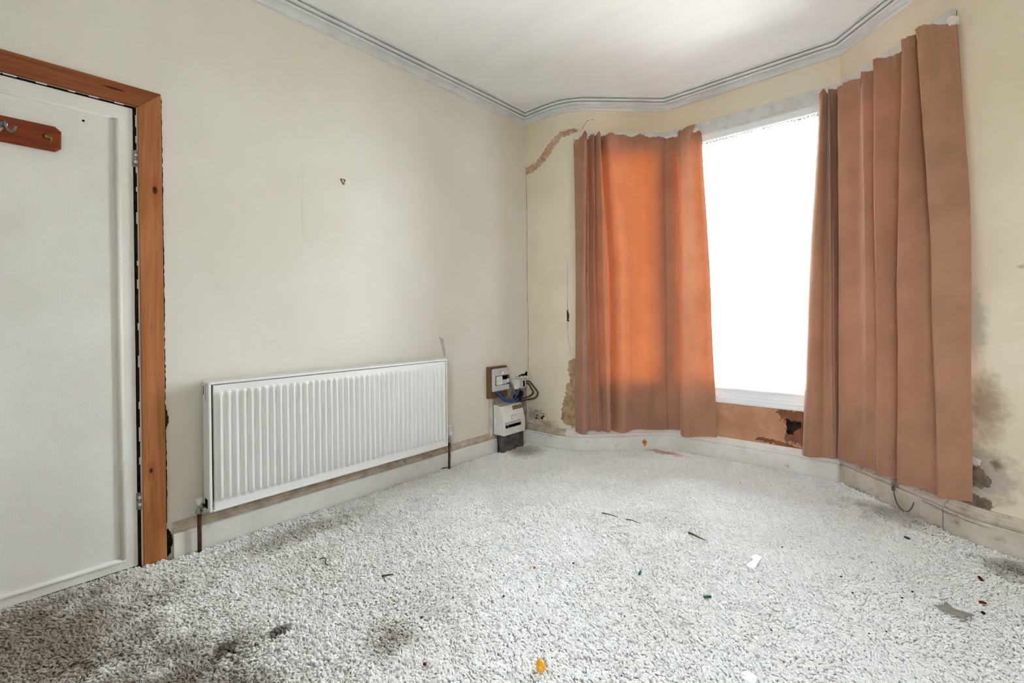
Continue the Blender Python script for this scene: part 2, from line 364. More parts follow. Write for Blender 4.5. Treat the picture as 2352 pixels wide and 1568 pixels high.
for lo, hi in (((XL - 0.12, YB - 0.12, -0.05), (RW[0], YB, ZC + 0.02)), ((RW[1], YB - 0.12, -0.05), (XR + 0.12, YB, ZC + 0.02)), ((RW[0], YB - 0.12, -0.05), (RW[1], YB, RW[2])), ((RW[0], YB - 0.12, RW[3]), (RW[1], YB, ZC + 0.02))): addbox(bm, lo, hi)
struct(frombm('wall_rear', bm, 'wall'), 'cream painted rear wall behind the camera', 'wall')
T = -0.14
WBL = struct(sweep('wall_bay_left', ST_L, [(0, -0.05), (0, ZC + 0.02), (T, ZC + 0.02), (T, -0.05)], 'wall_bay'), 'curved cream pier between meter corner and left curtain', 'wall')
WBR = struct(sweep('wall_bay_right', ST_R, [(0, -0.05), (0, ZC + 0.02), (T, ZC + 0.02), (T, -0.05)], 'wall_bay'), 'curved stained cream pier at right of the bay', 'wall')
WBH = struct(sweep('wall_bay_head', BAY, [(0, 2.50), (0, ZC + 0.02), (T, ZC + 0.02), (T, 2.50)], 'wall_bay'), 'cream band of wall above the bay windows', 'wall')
WBS = struct(sweep('wall_bay_apron', BAY, [(0, -0.05), (0, 0.41), (T, 0.41), (T, -0.05)], 'plaster'), 'bare pink plaster wall under the window sill', 'wall')

# cornice all round
COVE = [(0.004 + 0.030 * (1 - math.cos(a)), 2.707 + 0.020 * math.sin(a)) for a in [i / 6 * math.pi / 2 for i in range(7)]]
CORN = [(-0.005, 2.686), (0.012, 2.686), (0.018, 2.689), (0.019, 2.695), (0.014, 2.700), (0.003, 2.701)] + COVE + \
       [(0.034, 2.724), (0.044, 2.724), (0.049, 2.728), (0.049, 2.734), (0.044, 2.739), (0.033, 2.740), (0.033, 2.746), (0.058, 2.742), (0.066, 2.746), (0.067, 2.753), (0.061, 2.758), (0.048, 2.759), (0.048, 2.765), (0.074, 2.761), (0.083, 2.764), (0.085, 2.775), (-0.005, 2.775)]
ALLP = [(XL, YB)] + PATH + [(XR, YB)]
struct(sweep('trim_1', ALLP, CORN, 'cornice'), 'white moulded plaster cornice running round the ceiling', 'cornice')

# baseboards
def skirt(dd, h=0.15):
    return [(-0.004, -0.03), (dd, -0.03), (dd, 0.097), (dd - 0.003, 0.102), (dd * 0.62, 0.103), (dd * 0.60, 0.108), (dd * 0.80, 0.113), (dd * 0.78, 0.124), (dd * 0.50, 0.134), (dd * 0.46, 0.140), (dd * 0.30, 0.143), (dd * 0.28, h), (-0.004, h)]
def board_obj(name, path, dd, label, mat='gloss'):
    pr = skirt(dd); o = sweep(name, path, pr, mat); struct(o, label, 'baseboard')
    o.data.materials.append(MAT['ledge']); m = len(pr)
    return o, m
def dusty(o, m, seg_n, lo=5, hi=9):
    for i in range(seg_n):
        for j in range(lo, hi + 1): o.data.polygons[i * m + j].material_index = 1
LP = [(XL, 0.512 + i * 0.1) for i in range(26)] + [(XL, 3.0)]
bl, m_ = board_obj('baseboard_left', LP, 0.025, 'white skirting board under the radiator with dusty brown moulding')
dusty(bl, m_, len(LP) - 1, 4, 11)
bl2, m_ = board_obj('baseboard_left.001', [(XL, YB), (XL, -0.47)], 0.025, 'white skirting board left of the door outside the picture')
P1 = [(XL, 3.015)] + ST_L[1:] + [(-1.53, 3.57)]
bbl, m_ = board_obj('baseboard_bay_left', P1, 0.05, 'grubby white skirting curving from meter corner to bay'); dusty(bbl, m_, 6, 4, 11)
bbf, m_ = board_obj('baseboard_bay_front', [(-1.53, 3.57), (-0.41, 3.57), (-0.386, 3.559)], 0.05, 'white skirting board straight under the middle window')
P3 = [(-0.372, 3.567), (0.0, 3.195), (0.095, 3.10)]
bbr, m_ = board_obj('baseboard_bay_right', P3, 0.05, 'dirty white skirting board under the right curtain', 'gloss_dirty')
bbc, m_ = board_obj('baseboard_right', [(0.102, 3.093)] + ST_R, 0.052, 'curved grimy skirting at right edge of picture', 'gloss_dirty')

# ------------------------------------------------------------------ surface marks: raised patches and cracks, cut out in the wall's own coordinates
def inpoly(x, y, P):
    c = False
    for i in range(len(P)):
        x1, y1 = P[i]; x2, y2 = P[i - 1]
        if (y1 > y) != (y2 > y) and x < (x2 - x1) * (y - y1) / (y2 - y1) + x1: c = not c
    return c
def patch(name, poly, fn, mat, parent, d=0.0015, cell=0.005, jit=0.006, seed=0.0):
    x0, x1 = min(p[0] for p in poly) - jit, max(p[0] for p in poly) + jit
    y0, y1 = min(p[1] for p in poly) - jit, max(p[1] for p in poly) + jit
    nx, ny = int((x1 - x0) / cell) + 1, int((y1 - y0) / cell) + 1
    ins = {}
    for i in range(nx):
        for j in range(ny):
            x, y = x0 + i * cell, y0 + j * cell
            jx, jy = jit * n1(x * 60, y * 60, seed), jit * n1(x * 60, y * 60, seed + 9)
            if inpoly(x + jx, y + jy, poly): ins[(i, j)] = 1
    idx = {}; v = []; f = []
    def vid(i, j):
        if (i, j) not in idx:
            full = all((i + a, j + b) in ins for a in (-1, 0) for b in (-1, 0))
            idx[(i, j)] = len(v)
            jx, jy = cell * 0.3 * n1(i * 1.7, j * 1.7, seed), cell * 0.3 * n1(i * 1.7, j * 1.7, seed + 5)
            v.append(fn(x0 + (i - 0.5) * cell + jx, y0 + (j - 0.5) * cell + jy, d * (1 + 0.5 * n1(i * 0.6, j * 0.6)) if full else 0.0004))
        return idx[(i, j)]
    for (i, j) in ins: f.append((vid(i, j), vid(i + 1, j), vid(i + 1, j + 1), vid(i, j + 1)))
    return raw(name, v, f, mat, parent, True)
def crack(name, pts, fn, parent, w=0.003, mat='crack', seed=0.0, d=0.0009, step=0.012):
    P = []
    for a, b in zip(pts, pts[1:]):
        n = max(1, int(math.dist(a, b) / step))
        P += [(a[0] + (b[0] - a[0]) * k / n, a[1] + (b[1] - a[1]) * k / n) for k in range(n)]
    P.append(pts[-1]); v = []; f = []
    for i, p in enumerate(P):
        q, r = P[min(i + 1, len(P) - 1)], P[max(i - 1, 0)]
        tx, ty = q[0] - r[0], q[1] - r[1]; l = math.hypot(tx, ty) or 1; nx, ny = -ty / l, tx / l
        j = 0.004 * n1(i * 0.7, seed); ww = w * (0.35 + 0.9 * abs(n1(i * 0.37, seed + 3))) * (0.15 if i in (0, len(P) - 1) else 1)
        v += [fn(p[0] + nx * (j - ww), p[1] + ny * (j - ww), d), fn(p[0] + nx * (j + ww), p[1] + ny * (j + ww), d)]
    for i in range(len(P) - 1): f.append((2 * i, 2 * i + 1, 2 * i + 3, 2 * i + 2))
    return raw(name, v, f, mat, parent)
# left pier
patch('filler_patch', [(0.004, 2.33), (0.13, 2.352), (0.262, 2.47), (0.355, 2.535), (0.465, 2.553), (0.52, 2.54), (0.50, 2.515), (0.39, 2.49), (0.325, 2.437), (0.25, 2.357), (0.165, 2.305), (0.08, 2.272), (0.006, 2.27)], wp, 'filler', WBL, 0.0015, 0.005, 0.016)
crack('crack', [(0.006, 2.276), (0.12, 2.31), (0.20, 2.365), (0.30, 2.45), (0.38, 2.515), (0.46, 2.54), (0.50, 2.523), (0.54, 2.536)], wp, WBL, 0.0022, seed=1, d=0.0035)
crack('crack', [(0.54, 2.536), (0.585, 2.604), (0.62, 2.615), (0.648, 2.611)], wp, WBH, 0.0025, seed=2)
crack('crack', [(0.011, 2.276), (0.016, 1.98), (0.013, 1.68), (0.009, 1.38), (0.014, 0.97), (0.008, 0.6)], wp, WBL, 0.003, seed=4)
patch('damp_stain', [(0.478, 0.73), (0.42, 0.70), (0.408, 0.62), (0.435, 0.555), (0.392, 0.50), (0.388, 0.43), (0.357, 0.32), (0.345, 0.235), (0.385, 0.185), (0.50, 0.155), (0.56, 0.155), (0.56, 0.73)], wp, 'stainbrown', WBL, 0.0015, 0.005, 0.016, 3.3)
crack('crack', [(0.416, 1.50), (0.417, 1.36), (0.411, 1.15), (0.421, 1.08), (0.41, 1.014), (0.415, 0.87), (0.438, 0.746)], wp, WBL, 0.0018, seed=6)
patch('plaster_hole', [(0.409, 1.115), (0.427, 1.07), (0.422, 1.01), (0.404, 1.02)], wp, 'crack', WBL, 0.001, 0.004, 0.004)
crack('crack', [(0.075, 0.264), (0.12, 0.262), (0.15, 0.245), (0.19, 0.25)], wp, WBL, 0.004, 'black', seed=8)
for i, (a, b, r) in enumerate([(0.155, 0.21, 0.012), (0.17, 0.23, 0.008), (0.095, 0.20, 0.008), (0.10, 0.225, 0.006)]):
    patch('mould_spot', [(a + r * math.cos(t) * 1.3, b + r * math.sin(t)) for t in [k * 0.9 for k in range(7)]], wp, 'black', WBL, 0.001, 0.004, 0.008, i * 3.0)
# right pier
patch('missing_plaster', [(3.10, 0.345), (3.16, 0.335), (3.205, 0.287), (3.19, 0.25), (3.14, 0.235), (3.10, 0.23)], wp, 'greyplaster', WBR, 0.001, 0.005, 0.012, 2.0)
patch('missing_plaster', [(2.94, 0.153), (3.05, 0.19), (3.10, 0.205), (3.195, 0.195), (3.208, 0.17), (3.19, 0.146), (3.05, 0.146), (2.94, 0.146)], wp, 'greyplaster', WBR, 0.001, 0.005, 0.012, 4.0)
patch('torn_paper', [(3.112, 0.362), (3.135, 0.378), (3.165, 0.372), (3.155, 0.345), (3.125, 0.340)], wp, 'whiteplastic', WBR, 0.004, 0.004, 0.006, 6.0)
# plaster edge at the right of the bay opening, with its ragged crack
eo = sweep('trim_2', [(0.090, 3.105), (0.122, 3.073)], [(0.0, 0.41), (0.012, 0.41), (0.012, 2.505), (0.0, 2.505)], 'strip'); struct(eo, 'worn plaster strip beside the right curtain', 'trim')
crack('crack', [(3.088, 2.50), (3.089, 2.2), (3.087, 1.9), (3.088, 1.5), (3.087, 1.2), (3.085, 0.8)], wp, WBR, 0.0035, seed=12, d=0.002)
crack('crack', [(3.065, 2.508), (3.088, 2.506)], wp, WBR, 0.003, seed=13, d=0.002)
# bare plaster under the sill: darker damp part, and a knocked-out hole whose inner shade is a flat black patch
patch('damp_plaster', [(1.985, 0.40), (2.36, 0.405), (2.36, 0.15), (2.03, 0.188), (2.05, 0.30), (2.0, 0.353)], wp, 'plaster_wet', WBS, 0.002, 0.006, 0.02, 1.0)
patch('damp_plaster', [(1.84, 0.168), (1.86, 0.185), (1.905, 0.19), (2.03, 0.178), (2.14, 0.15), (2.0, 0.152)], wp, 'plaster_wet', WBS, 0.001, 0.005, 0.010, 7.0)
patch('plaster_hole', [(2.044, 0.352), (2.07, 0.335), (2.135, 0.33), (2.135, 0.29), (2.10, 0.27), (2.09, 0.235), (2.044, 0.235)], wp, 'black', WBS, 0.0032, 0.004, 0.008, 5.0)
# left wall marks
patch('plastered_panel', [(1.116, 1.50), (1.609, 1.494), (1.609, 1.93), (1.116, 1.93)], lw, "wall", WL, 0.002, 0.0123, 0.0)
crack('crack', [(2.557 - 1.14, 1.05), (1.425, 1.055)], lw, WL, 0.002, 'soot', 3)
patch('scuff_mark', [(2.057, 0.925), (2.092, 0.908), (2.114, 0.78), (2.098, 0.775)], lw, 'soot', WL, 0.0008, 0.005, 0.004)
patch('plaster_hole', [(2.84, 0.552), (2.90, 0.562), (2.94, 0.575), (2.965, 0.570), (3.012, 0.592), (3.012, 0.552), (2.93, 0.558)], lw, 'hole', WL, 0.0015, 0.005, 0.006, 2.2)
for pts, w in (([(0.488, 2.066), (0.489, 1.9), (0.490, 1.45), (0.491, 1.35), (0.49, 1.0), (0.490, 0.7)], 0.006), ([(0.490, 0.7), (0.492, 0.4), (0.491, 0.15)], 0.005), ([(-0.45, 2.0675), (0.1, 2.067), (0.486, 2.067)], 0.002)):
    crack('broken_plaster_edge', pts, lw, WL, w, 'black', 20 + w, 0.001)
patch('broken_plaster', [(0.488, 0.69), (0.497, 0.655), (0.505, 0.62), (0.499, 0.59), (0.488, 0.56)], lw, 'crack', WL, 0.001, 0.004, 0.003)
patch('broken_plaster', [(0.486, 0.13), (0.501, 0.125), (0.514, 0.07), (0.508, 0.02), (0.486, 0.0)], lw, 'black', WL, 0.001, 0.004, 0.006)

# ------------------------------------------------------------------ door, frame
door = struct(empty('door_1', (XL, 0.0, 0)), 'white painted flush door with thin bead moulding', 'door')
XD = XL - 0.004
box('leaf', (XD - 0.04, DY0 + 0.004, 0.006), (XD, 0.3905, DZ - 0.008), 'door', door, 0.002, 1)
def bead(name, a, b, r):
    a, b = Vector(a), Vector(b); bm = bmesh.new()
    addtube(bm, [a, b], r, 10); return frombm(name, bm, 'door', door, True)
bead('bead', (XD + 0.003, 0.342, 0.052), (XD + 0.003, 0.337, 1.915), 0.0105); bead('bead', (XD + 0.003, -0.31, 0.052), (XD + 0.003, -0.31, 1.915), 0.0105)
bead('bead', (XD + 0.002, -0.315, 0.050), (XD + 0.002, 0.347, 0.050), 0.0095); bead('bead', (XD - 0.001, -0.315, 1.917), (XD - 0.001, 0.342, 1.917), 0.007)
lathe('screw_hole', [(0.0045, 0), (0.0045, 0.0012)], (XD - 0.0005, 0.2335, 1.876), (1, 0, 0), 'hole', door, 10)
for zc in (1.762, 0.282):
    h = box('hinge', (XD - 0.002, 0.386, zc - 0.036), (XD + 0.0015, 0.398, zc + 0.036), 'chrome', door, 0.001, 1)
    for k in range(5):
        lathe('knuckle', [(0.004, 0), (0.0055, 0.001), (0.0055, 0.012), (0.004, 0.013)], (XD + 0.005, 0.398, zc - 0.036 + k * 0.0148), (0, 0, 1), 'gloss' if k % 2 else 'chrome', h, 10)
# dark lining of the doorway
bm = bmesh.new()
addbox(bm, (XL - 0.12, 0.393, -0.02), (XL - 0.004, DY1 + 0.008, DZ + 0.004)); addbox(bm, (XL - 0.12, DY0 - 0.006, -0.02), (XL - 0.004, DY0 + 0.002, DZ + 0.004))
addbox(bm, (XL - 0.12, DY0 - 0.006, DZ - 0.004), (XL - 0.004, DY1 + 0.008, DZ + 0.006)); addbox(bm, (XL - 0.13, DY0 - 0.01, -0.02), (XL - 0.118, DY1 + 0.01, DZ + 0.01))
struct(frombm('trim_3', bm, 'black'), 'dark grimy gap lining the doorway', 'trim')
fr = struct(empty('trim_4', (XL, 0, 0)), 'stripped orange pine frame around the white door', 'door frame')
def prism(name, poly, x0, x1, mat, parent, bev=0.002):
    bm = bmesh.new(); a = [bm.verts.new((x1, y, z)) for y, z in poly]; b = [bm.verts.new((x0, y, z)) for y, z in poly]; n = len(poly)
    bm.faces.new(a); bm.faces.new(b[::-1])
    for i in range(n): bm.faces.new((a[i], a[(i + 1) % n], b[(i + 1) % n], b[i]))
    if bev:
        bmesh.ops.recalc_face_normals(bm, faces=bm.faces); bmesh.ops.bevel(bm, geom=bm.edges[:], offset=bev, segments=1, affect='EDGES')
    return frombm(name, bm, mat, parent)
prism('upright', [(0.408, -0.01), (0.489, -0.01), (0.487, 2.067), (0.406, 1.986)], XL - 0.002, XL + 0.014, 'pine_v', fr)
prism('upright', [(-0.456, -0.01), (-0.376, -0.01), (-0.376, 1.986), (-0.456, 2.067)], XL - 0.002, XL + 0.014, 'pine_v', fr)
prism('head', [(-0.456, 2.067), (-0.376, 1.986), (0.406, 1.986), (0.487, 2.067)], XL - 0.002, XL + 0.014, 'pine_h', fr)
# flaking paint left on the frame's inner edge
for z, h in ((1.9, 0.05), (1.83, 0.03), (1.70, 0.04), (1.62, 0.02), (1.48, 0.05), (1.30, 0.02), (1.2, 0.04), (1.02, 0.03), (0.86, 0.05), (0.68, 0.03), (0.54, 0.06), (0.44, 0.03)):
    box('paint_flake', (XL - 0.003, 0.398, z), (XL + 0.003, 0.4025, z + h), 'gloss', fr)
for y, h in ((0.36, 0.03), (0.28, 0.03), (0.21, 0.02), (0.13, 0.03), (0.05, 0.035), (0.01, 0.02), (-0.06, 0.05)):
    box('paint_flake', (XL - 0.003, y - h, 1.981), (XL + 0.004, y, 1.985), 'gloss', fr)

# ------------------------------------------------------------------ coat hooks on the door
hk = tag(empty('coat_hook_rail', (XD, 0.0, 1.775)), 'reddish wooden coat hook rail screwed to the white door', 'coat rack')
bm = bmesh.new(); pl = [(-0.30, 1.732), (0.150, 1.727), (0.167, 1.742), (0.168, 1.806), (0.150, 1.822), (-0.30, 1.824)]
a = [bm.verts.new((XD + 0.001, y, z)) for y, z in pl]; b = [bm.verts.new((XD + 0.022, y * 0.985 - 0.001 if y > 0 else y, 1.775 + (z - 1.775) * 0.86)) for y, z in pl]
c_ = [bm.verts.new((XD + 0.016, y, z)) for y, z in pl]
bm.faces.new(a); bm.faces.new(b)
for q, w in ((a, c_), (c_, b)):
    for i in range(6): bm.faces.new((q[i], q[(i + 1) % 6], w[(i + 1) % 6], w[i]))
frombm('backboard', bm, 'hookwood', hk)
def hook(y, z):
    o = lathe('hook', [(0.001, 0), (0.012, 0.001), (0.013, 0.004), (0.008, 0.007), (0.001, 0.008)], (XD + 0.021, y, z + 0.004), (1, 0, 0), 'chrome', hk, 16)
    x = XD + 0.024
    tube('prong', [(x, y, z + 0.012), (x + 0.014, y + 0.002, z + 0.004), (x + 0.018, y + 0.008, z - 0.016), (x + 0.026, y + 0.016, z - 0.026), (x + 0.036, y + 0.026, z - 0.018), (x + 0.040, y + 0.028, z - 0.006)], lambda t: 0.0045 + 0.002 * (t > 0.9), 'chrome', o, 10)
    tube('prong', [(x, y, z + 0.006), (x + 0.012, y - 0.008, z - 0.012), (x + 0.020, y - 0.014, z - 0.028), (x + 0.032, y - 0.010, z - 0.030), (x + 0.036, y - 0.004, z - 0.020)], 0.0045, 'chrome', o, 10)
hook(0.016, 1.786); hook(-0.20, 1.786)
ck = lathe('cup_hook', [(0.002, 0), (0.011, 0.002), (0.012, 0.005), (0.006, 0.010), (0.003, 0.016)], (XD + 0.020, 0.128, 1.776), (1, 0, 0), 'brass', hk, 14)
tube('prong', [(XD + 0.034, 0.130, 1.778), (XD + 0.046, 0.136, 1.770), (XD + 0.050, 0.138, 1.758), (XD + 0.044, 0.136, 1.750)], 0.003, 'brass', ck, 8)
lathe('screw_head', [(0.004, 0), (0.005, 0.0015), (0.002, 0.003)], (XD + 0.0215, 0.094, 1.783), (1, 0, 0), 'brass', hk, 10)

# picture hook on the wall
ph = tag(empty('picture_hook', (XL, 1.35, 1.86)), 'small dark triangular picture hook on the blank wall', 'hook')
tube('wire_loop', [(XL + 0.003, 1.335, 1.876), (XL + 0.004, 1.350, 1.875), (XL + 0.003, 1.364, 1.875)], 0.0022, 'cable_brown', ph, 6, 3)
tube('wire_side', [(XL + 0.003, 1.335, 1.876), (XL + 0.005, 1.344, 1.860), (XL + 0.003, 1.352, 1.846)], 0.0022, 'cable_brown', ph, 6, 3)
prism('plate', [(1.364, 1.876), (1.361, 1.846), (1.349, 1.845), (1.352, 1.853), (1.357, 1.858), (1.356, 1.868)], XL, XL + 0.004, 'brass', ph, 0)
lathe('nail', [(0.003, 0), (0.004, 0.004), (0.001, 0.006)], (XL, 1.361, 1.871), (1, 0, 0), 'black', ph, 8)

# ------------------------------------------------------------------ radiator
rad = tag(empty('radiator', (-2.47, 1.33, 0.0)), 'long white ribbed panel radiator on the left wall', 'radiator')
RX, RY0, RY1, RZ0, RZ1 = -2.422, 0.640, 2.022, 0.188, 0.763
def rad_panel(name, x, sgn):
    NR = 41; y0, y1 = RY0 + 0.016, RY1 - 0.012; p = (y1 - y0) / NR
    prof = [(0.0, 0.0), (0.10, 0.0), (0.18, 0.10), (0.40, 0.86), (0.48, 1.0), (0.68, 1.0), (0.76, 0.88), (0.92, 0.12)]
    ys = [(RY0 + 0.010, 0)] + [(y0 + (i + u) * p, w) for i in range(NR) for u, w in prof] + [(RY1 - 0.004, 0)]
    zs = [(RZ0 + 0.002, 0), (RZ0 + 0.036, 0), (RZ0 + 0.044, 0.3), (RZ0 + 0.054, 0.9), (RZ0 + 0.062, 1), ((RZ0 + RZ1) / 2, 1), (RZ1 - 0.052, 1), (RZ1 - 0.045, 0.9), (RZ1 - 0.036, 0.3), (RZ1 - 0.028, 0), (RZ1 - 0.002, 0)]
    v = [(x + sgn * 0.0175 * w * wz, y, z) for z, wz in zs for y, w in ys]; n = len(ys)
    f = [(j * n + i, j * n + i + 1, (j + 1) * n + i + 1, (j + 1) * n + i) for j in range(len(zs) - 1) for i in range(n - 1)]
    # returned edge
    k = len(v); xb = x - sgn * 0.020
    ring = [j for j in range(n)] + [j * n + n - 1 for j in range(1, len(zs))] + [(len(zs) - 1) * n + j for j in range(n - 2, -1, -1)] + [j * n for j in range(len(zs) - 2, 0, -1)]
    v += [(xb, v[i][1], v[i][2]) for i in ring]
    f += [(ring[i], ring[(i + 1) % len(ring)], k + (i + 1) % len(ring), k + i) for i in range(len(ring))]
    o = raw(name, v, f, 'radiator', rad); return o
rad_panel('front_panel', RX, 1); rad_panel('back_panel', -2.498, -1)
def rad_side(y0, y1, nm):
    bm = bmesh.new(); addbox(bm, (-2.505, y0, RZ0 - 0.002), (RX + 0.006, y1, RZ1 + 0.012), 0.003)
    return frombm(nm, bm, 'radiator', rad)
s1 = rad_side(RY0 - 0.012, RY0 + 0.000, 'side_cover'); rad_side(RY1 + 0.000, RY1 + 0.008, 'side_cover')
box('slot', (-2.492, RY0 - 0.0125, 0.715), (-2.484, RY0 - 0.0115, 0.757), 'hole', s1); box('slot', (-2.462, RY0 - 0.0125, 0.690), (-2.459, RY0 - 0.0115, 0.765), 'hole', s1)
box('slot', (-2.482, RY0 - 0.0125, 0.196), (-2.446, RY0 - 0.0115, 0.238), 'hole', s1)
bm = bmesh.new()
addbox(bm, (-2.452, RY0 - 0.010, RZ1 + 0.002), (RX + 0.007, RY1 + 0.006, RZ1 + 0.014), 0.003)
addbox(bm, (-2.506, RY0 - 0.010, RZ1 + 0.002), (-2.490, RY1 + 0.006, RZ1 + 0.014), 0.002)
g = frombm('top_cover', bm, 'radiator', rad)
bm = bmesh.new()
for i in range(118):
    y = RY0 + 0.03 + i * 0.0115
    if y < RY1 - 0.02: addbox(bm, (-2.492, y, RZ1 + 0.006), (-2.450, y + 0.005, RZ1 + 0.013))
frombm('grille', bm, 'radiator', g)
box('fins', (-2.486, RY0 + 0.02, RZ0 + 0.03), (-2.436, RY1 - 0.02, RZ1 - 0.004), 'radiator_dark', rad)  # dark block filling the space between the radiator panels
box('bottom_edge', (RX - 0.012, RY0 + 0.002, RZ0 - 0.003), (RX + 0.006, RY1 - 0.002, RZ0 + 0.004), 'radiator', rad, 0.002, 1)
for y in (0.86, 1.33, 1.80): box('bracket', (XL + 0.0005, y - 0.02, 0.24), (-2.495, y + 0.02, 0.70), 'radiator', rad, 0.002, 1)
PX = -2.482
vl = lathe('lockshield_valve', [(0.008, 0), (0.015, 0.004), (0.015, 0.014), (0.009, 0.018), (0.009, 0.040), (0.006, 0.042)], (PX, 0.604, 0.172), (0, 0, 1), 'chrome', rad)
lathe('cap', [(0.010, 0), (0.012, 0.006), (0.017, 0.024), (0.017, 0.030), (0.013, 0.033)], (PX, 0.604, 0.214), (0, 0, 1), 'whiteplastic', vl)
lathe('union_nut', [(0.009, 0), (0.013, 0.002), (0.013, 0.014), (0.009, 0.016), (0.009, 0.045)], (PX, 0.606, 0.206), (0.4, 1, 0), 'chrome', vl, 12)
tube('pipe', [(PX, 0.604, 0.18), (PX, 0.604, -0.03)], 0.0085, 'copper', rad, 12, 0)
VX = -2.470
vr = lathe('thermostatic_valve', [(0.008, 0), (0.014, 0.003), (0.014, 0.014), (0.010, 0.018), (0.012, 0.030), (0.012, 0.050), (0.009, 0.056)], (VX, 2.086, 0.186), (0, 0, 1), 'chrome', rad)
bm = bmesh.new(); addlathe(bm, [(0.016, 0), (0.020, 0.003), (0.020, 0.026), (0.017, 0.032), (0.0165, 0.066), (0.013, 0.070)], (VX, 2.086, 0.238), (0, 0, 1), 20)
th = frombm('thermostat_head', bm, 'whiteplastic', vr, True)
for k in range(14):
    a = k / 14 * 2 * math.pi
    M = Matrix.Translation((VX, 2.086, 0)) @ Matrix.Rotation(a, 4, 'Z')
    bm = bmesh.new(); addbox(bm, (0.0155, -0.0012, 0.272), (0.0185, 0.0012, 0.302), 0, 1, M); frombm('grip', bm, 'greyplastic', th)
lathe('union_nut', [(0.009, 0), (0.013, 0.002), (0.013, 0.014), (0.009, 0.016), (0.009, 0.05)], (VX, 2.084, 0.222), (0.2, -1, 0), 'chrome', vr, 12)
tube('pipe', [(VX, 2.086, 0.195), (VX, 2.084, 0.08), (VX, 2.080, -0.03)], 0.0085, 'copper', rad, 12, 0)
crack('torn_carpet_edge', [(2.03, 0.003), (2.05, 0.012), (2.07, 0.006), (2.10, 0.004)], lambda y, z, d: Vector((XL + 0.027 + d, y, z)), bl, 0.006, 'black', 44, 0.001)

# ------------------------------------------------------------------ electricity meter corner
mb = tag(box('meter_board', (XL, 2.514, 0.425), (-2.490, 2.715, 0.668), 'meterwood', None, 0.002, 1), 'brown wooden board behind the electricity meter', 'board')
tr = tag(box('cable_trunking', (XL, 2.540, 0.13), (XL + 0.018, 2.570, 0.424), 'gloss_dirty', None, 0.003), 'painted white trunking strip left of the fuse box', 'trunking')
bm = bmesh.new(); addbox(bm, (XL + 0.001, 2.575, 0.10), (XL + 0.014, 2.985, 0.420)); addbox(bm, (XL + 0.001, 2.718, 0.420), (XL + 0.014, 2.985, 0.535))
bp = tag(frombm('backing_panel', bm, 'greyboard'), 'dusty grey panel on the wall behind the cables', 'panel')
mt = tag(empty('electricity_meter', (-2.48, 2.62, 0.48)), 'pale grey electricity meter with glazed dial window', 'electricity meter')
MK = 2.465 / 2.43
def mbox(nm, lo, hi, mat, bev=0.0, seg=2):
    q = lambda p: (p[0] - 0.035, p[1] * MK, 1.06 + (p[2] - 1.06) * MK)
    return box(nm, q(lo), q(hi), mat, mt, bev, seg)
mbox('case', (-2.4548, 2.492, 0.486), (-2.43, 2.676, 0.660), 'greyplastic', 0.010, 3)
mbox('dial_recess', (-2.432, 2.515, 0.531), (-2.4285, 2.672, 0.606), 'slate', 0.001, 1)
mbox('dial_cover', (-2.430, 2.520, 0.535), (-2.418, 2.585, 0.602), 'whiteplastic', 0.006, 3)
mbox('display', (-2.429, 2.588, 0.575), (-2.425, 2.645, 0.603), 'hole', 0.001, 1)
mbox('rating_plate', (-2.429, 2.590, 0.538), (-2.425, 2.64, 0.571), 'greyplastic', 0.001, 1)
mbox('tariff_switch', (-2.429, 2.642, 0.545), (-2.421, 2.662, 0.575), 'whiteplastic', 0.002, 1)
for y, z, w in ((2.548, 0.640, 0.012), (2.565, 0.632, 0.022), (2.57, 0.622, 0.01), (2.640, 0.650, 0.024)): mbox('print_mark', (-2.4305, y, z), (-2.4295, y + w, z + 0.003), 'slate')
lathe('indicator_lamp', [(0.003, 0), (0.003, 0.002), (0.001, 0.003)], (-2.4652, 2.597 * MK, 1.06 + (0.624 - 1.06) * MK), (1, 0, 0), 'led', mt, 10)
mbox('terminal_cover', (-2.4545, 2.53, 0.468), (-2.434, 2.61, 0.4865), 'slate', 0.003, 1)
# consumer unit
cu = tag(empty('fuse_box', (-2.47, 2.70, 0.14)), 'white plastic fuse box with a row of black switches', 'fuse box')
pr = [(-2.514, 0.140), (-2.400, 0.140), (-2.400, 0.245), (-2.432, 0.362), (-2.514, 0.370)]
bm = bmesh.new(); A = [bm.verts.new((x, 2.572, z)) for x, z in pr]; B = [bm.verts.new((x, 2.825, z)) for x, z in pr]
bm.faces.new(A); bm.faces.new(B[::-1])
for i in range(5): bm.faces.new((A[i], A[(i + 1) % 5], B[(i + 1) % 5], B[i]))
bmesh.ops.recalc_face_normals(bm, faces=bm.faces); bmesh.ops.bevel(bm, geom=bm.edges[:], offset=0.005, segments=3, affect='EDGES')
frombm('case', bm, 'whiteplastic', cu)
win = box('switch_window', (-2.402, 2.588, 0.196), (-2.3985, 2.772, 0.240), 'darkglass', cu, 0.001, 1)
for k in range(9):
    y = 2.594 + (0 if k == 0 else 0.032 + (k - 1) * 0.0165)
    box('switch', (-2.400, y, 0.203), (-2.391, y + 0.011, 0.219), 'hole', win, 0.001, 1)
box('window_rail', (-2.400, 2.590, 0.221), (-2.3975, 2.770, 0.238), 'greyplastic', win)
def slanted(y0, y1, t0, t1, mat, nm):
    a, b = Vector((-2.400, 0, 0.245)), Vector((-2.432, 0, 0.362)); n = Vector((0.965, 0, 0.264)); v = []
    for e in (0.0, 0.0025):
        for y, t in ((y0, t0), (y1, t0), (y1, t1), (y0, t1)): p = a + (b - a) * t + n * e; v.append((p.x, y, p.z))
    return raw(nm, v, [(0, 1, 2, 3), (4, 5, 6, 7), (0, 1, 5, 4), (1, 2, 6, 5), (2, 3, 7, 6), (3, 0, 4, 7)], mat, cu)
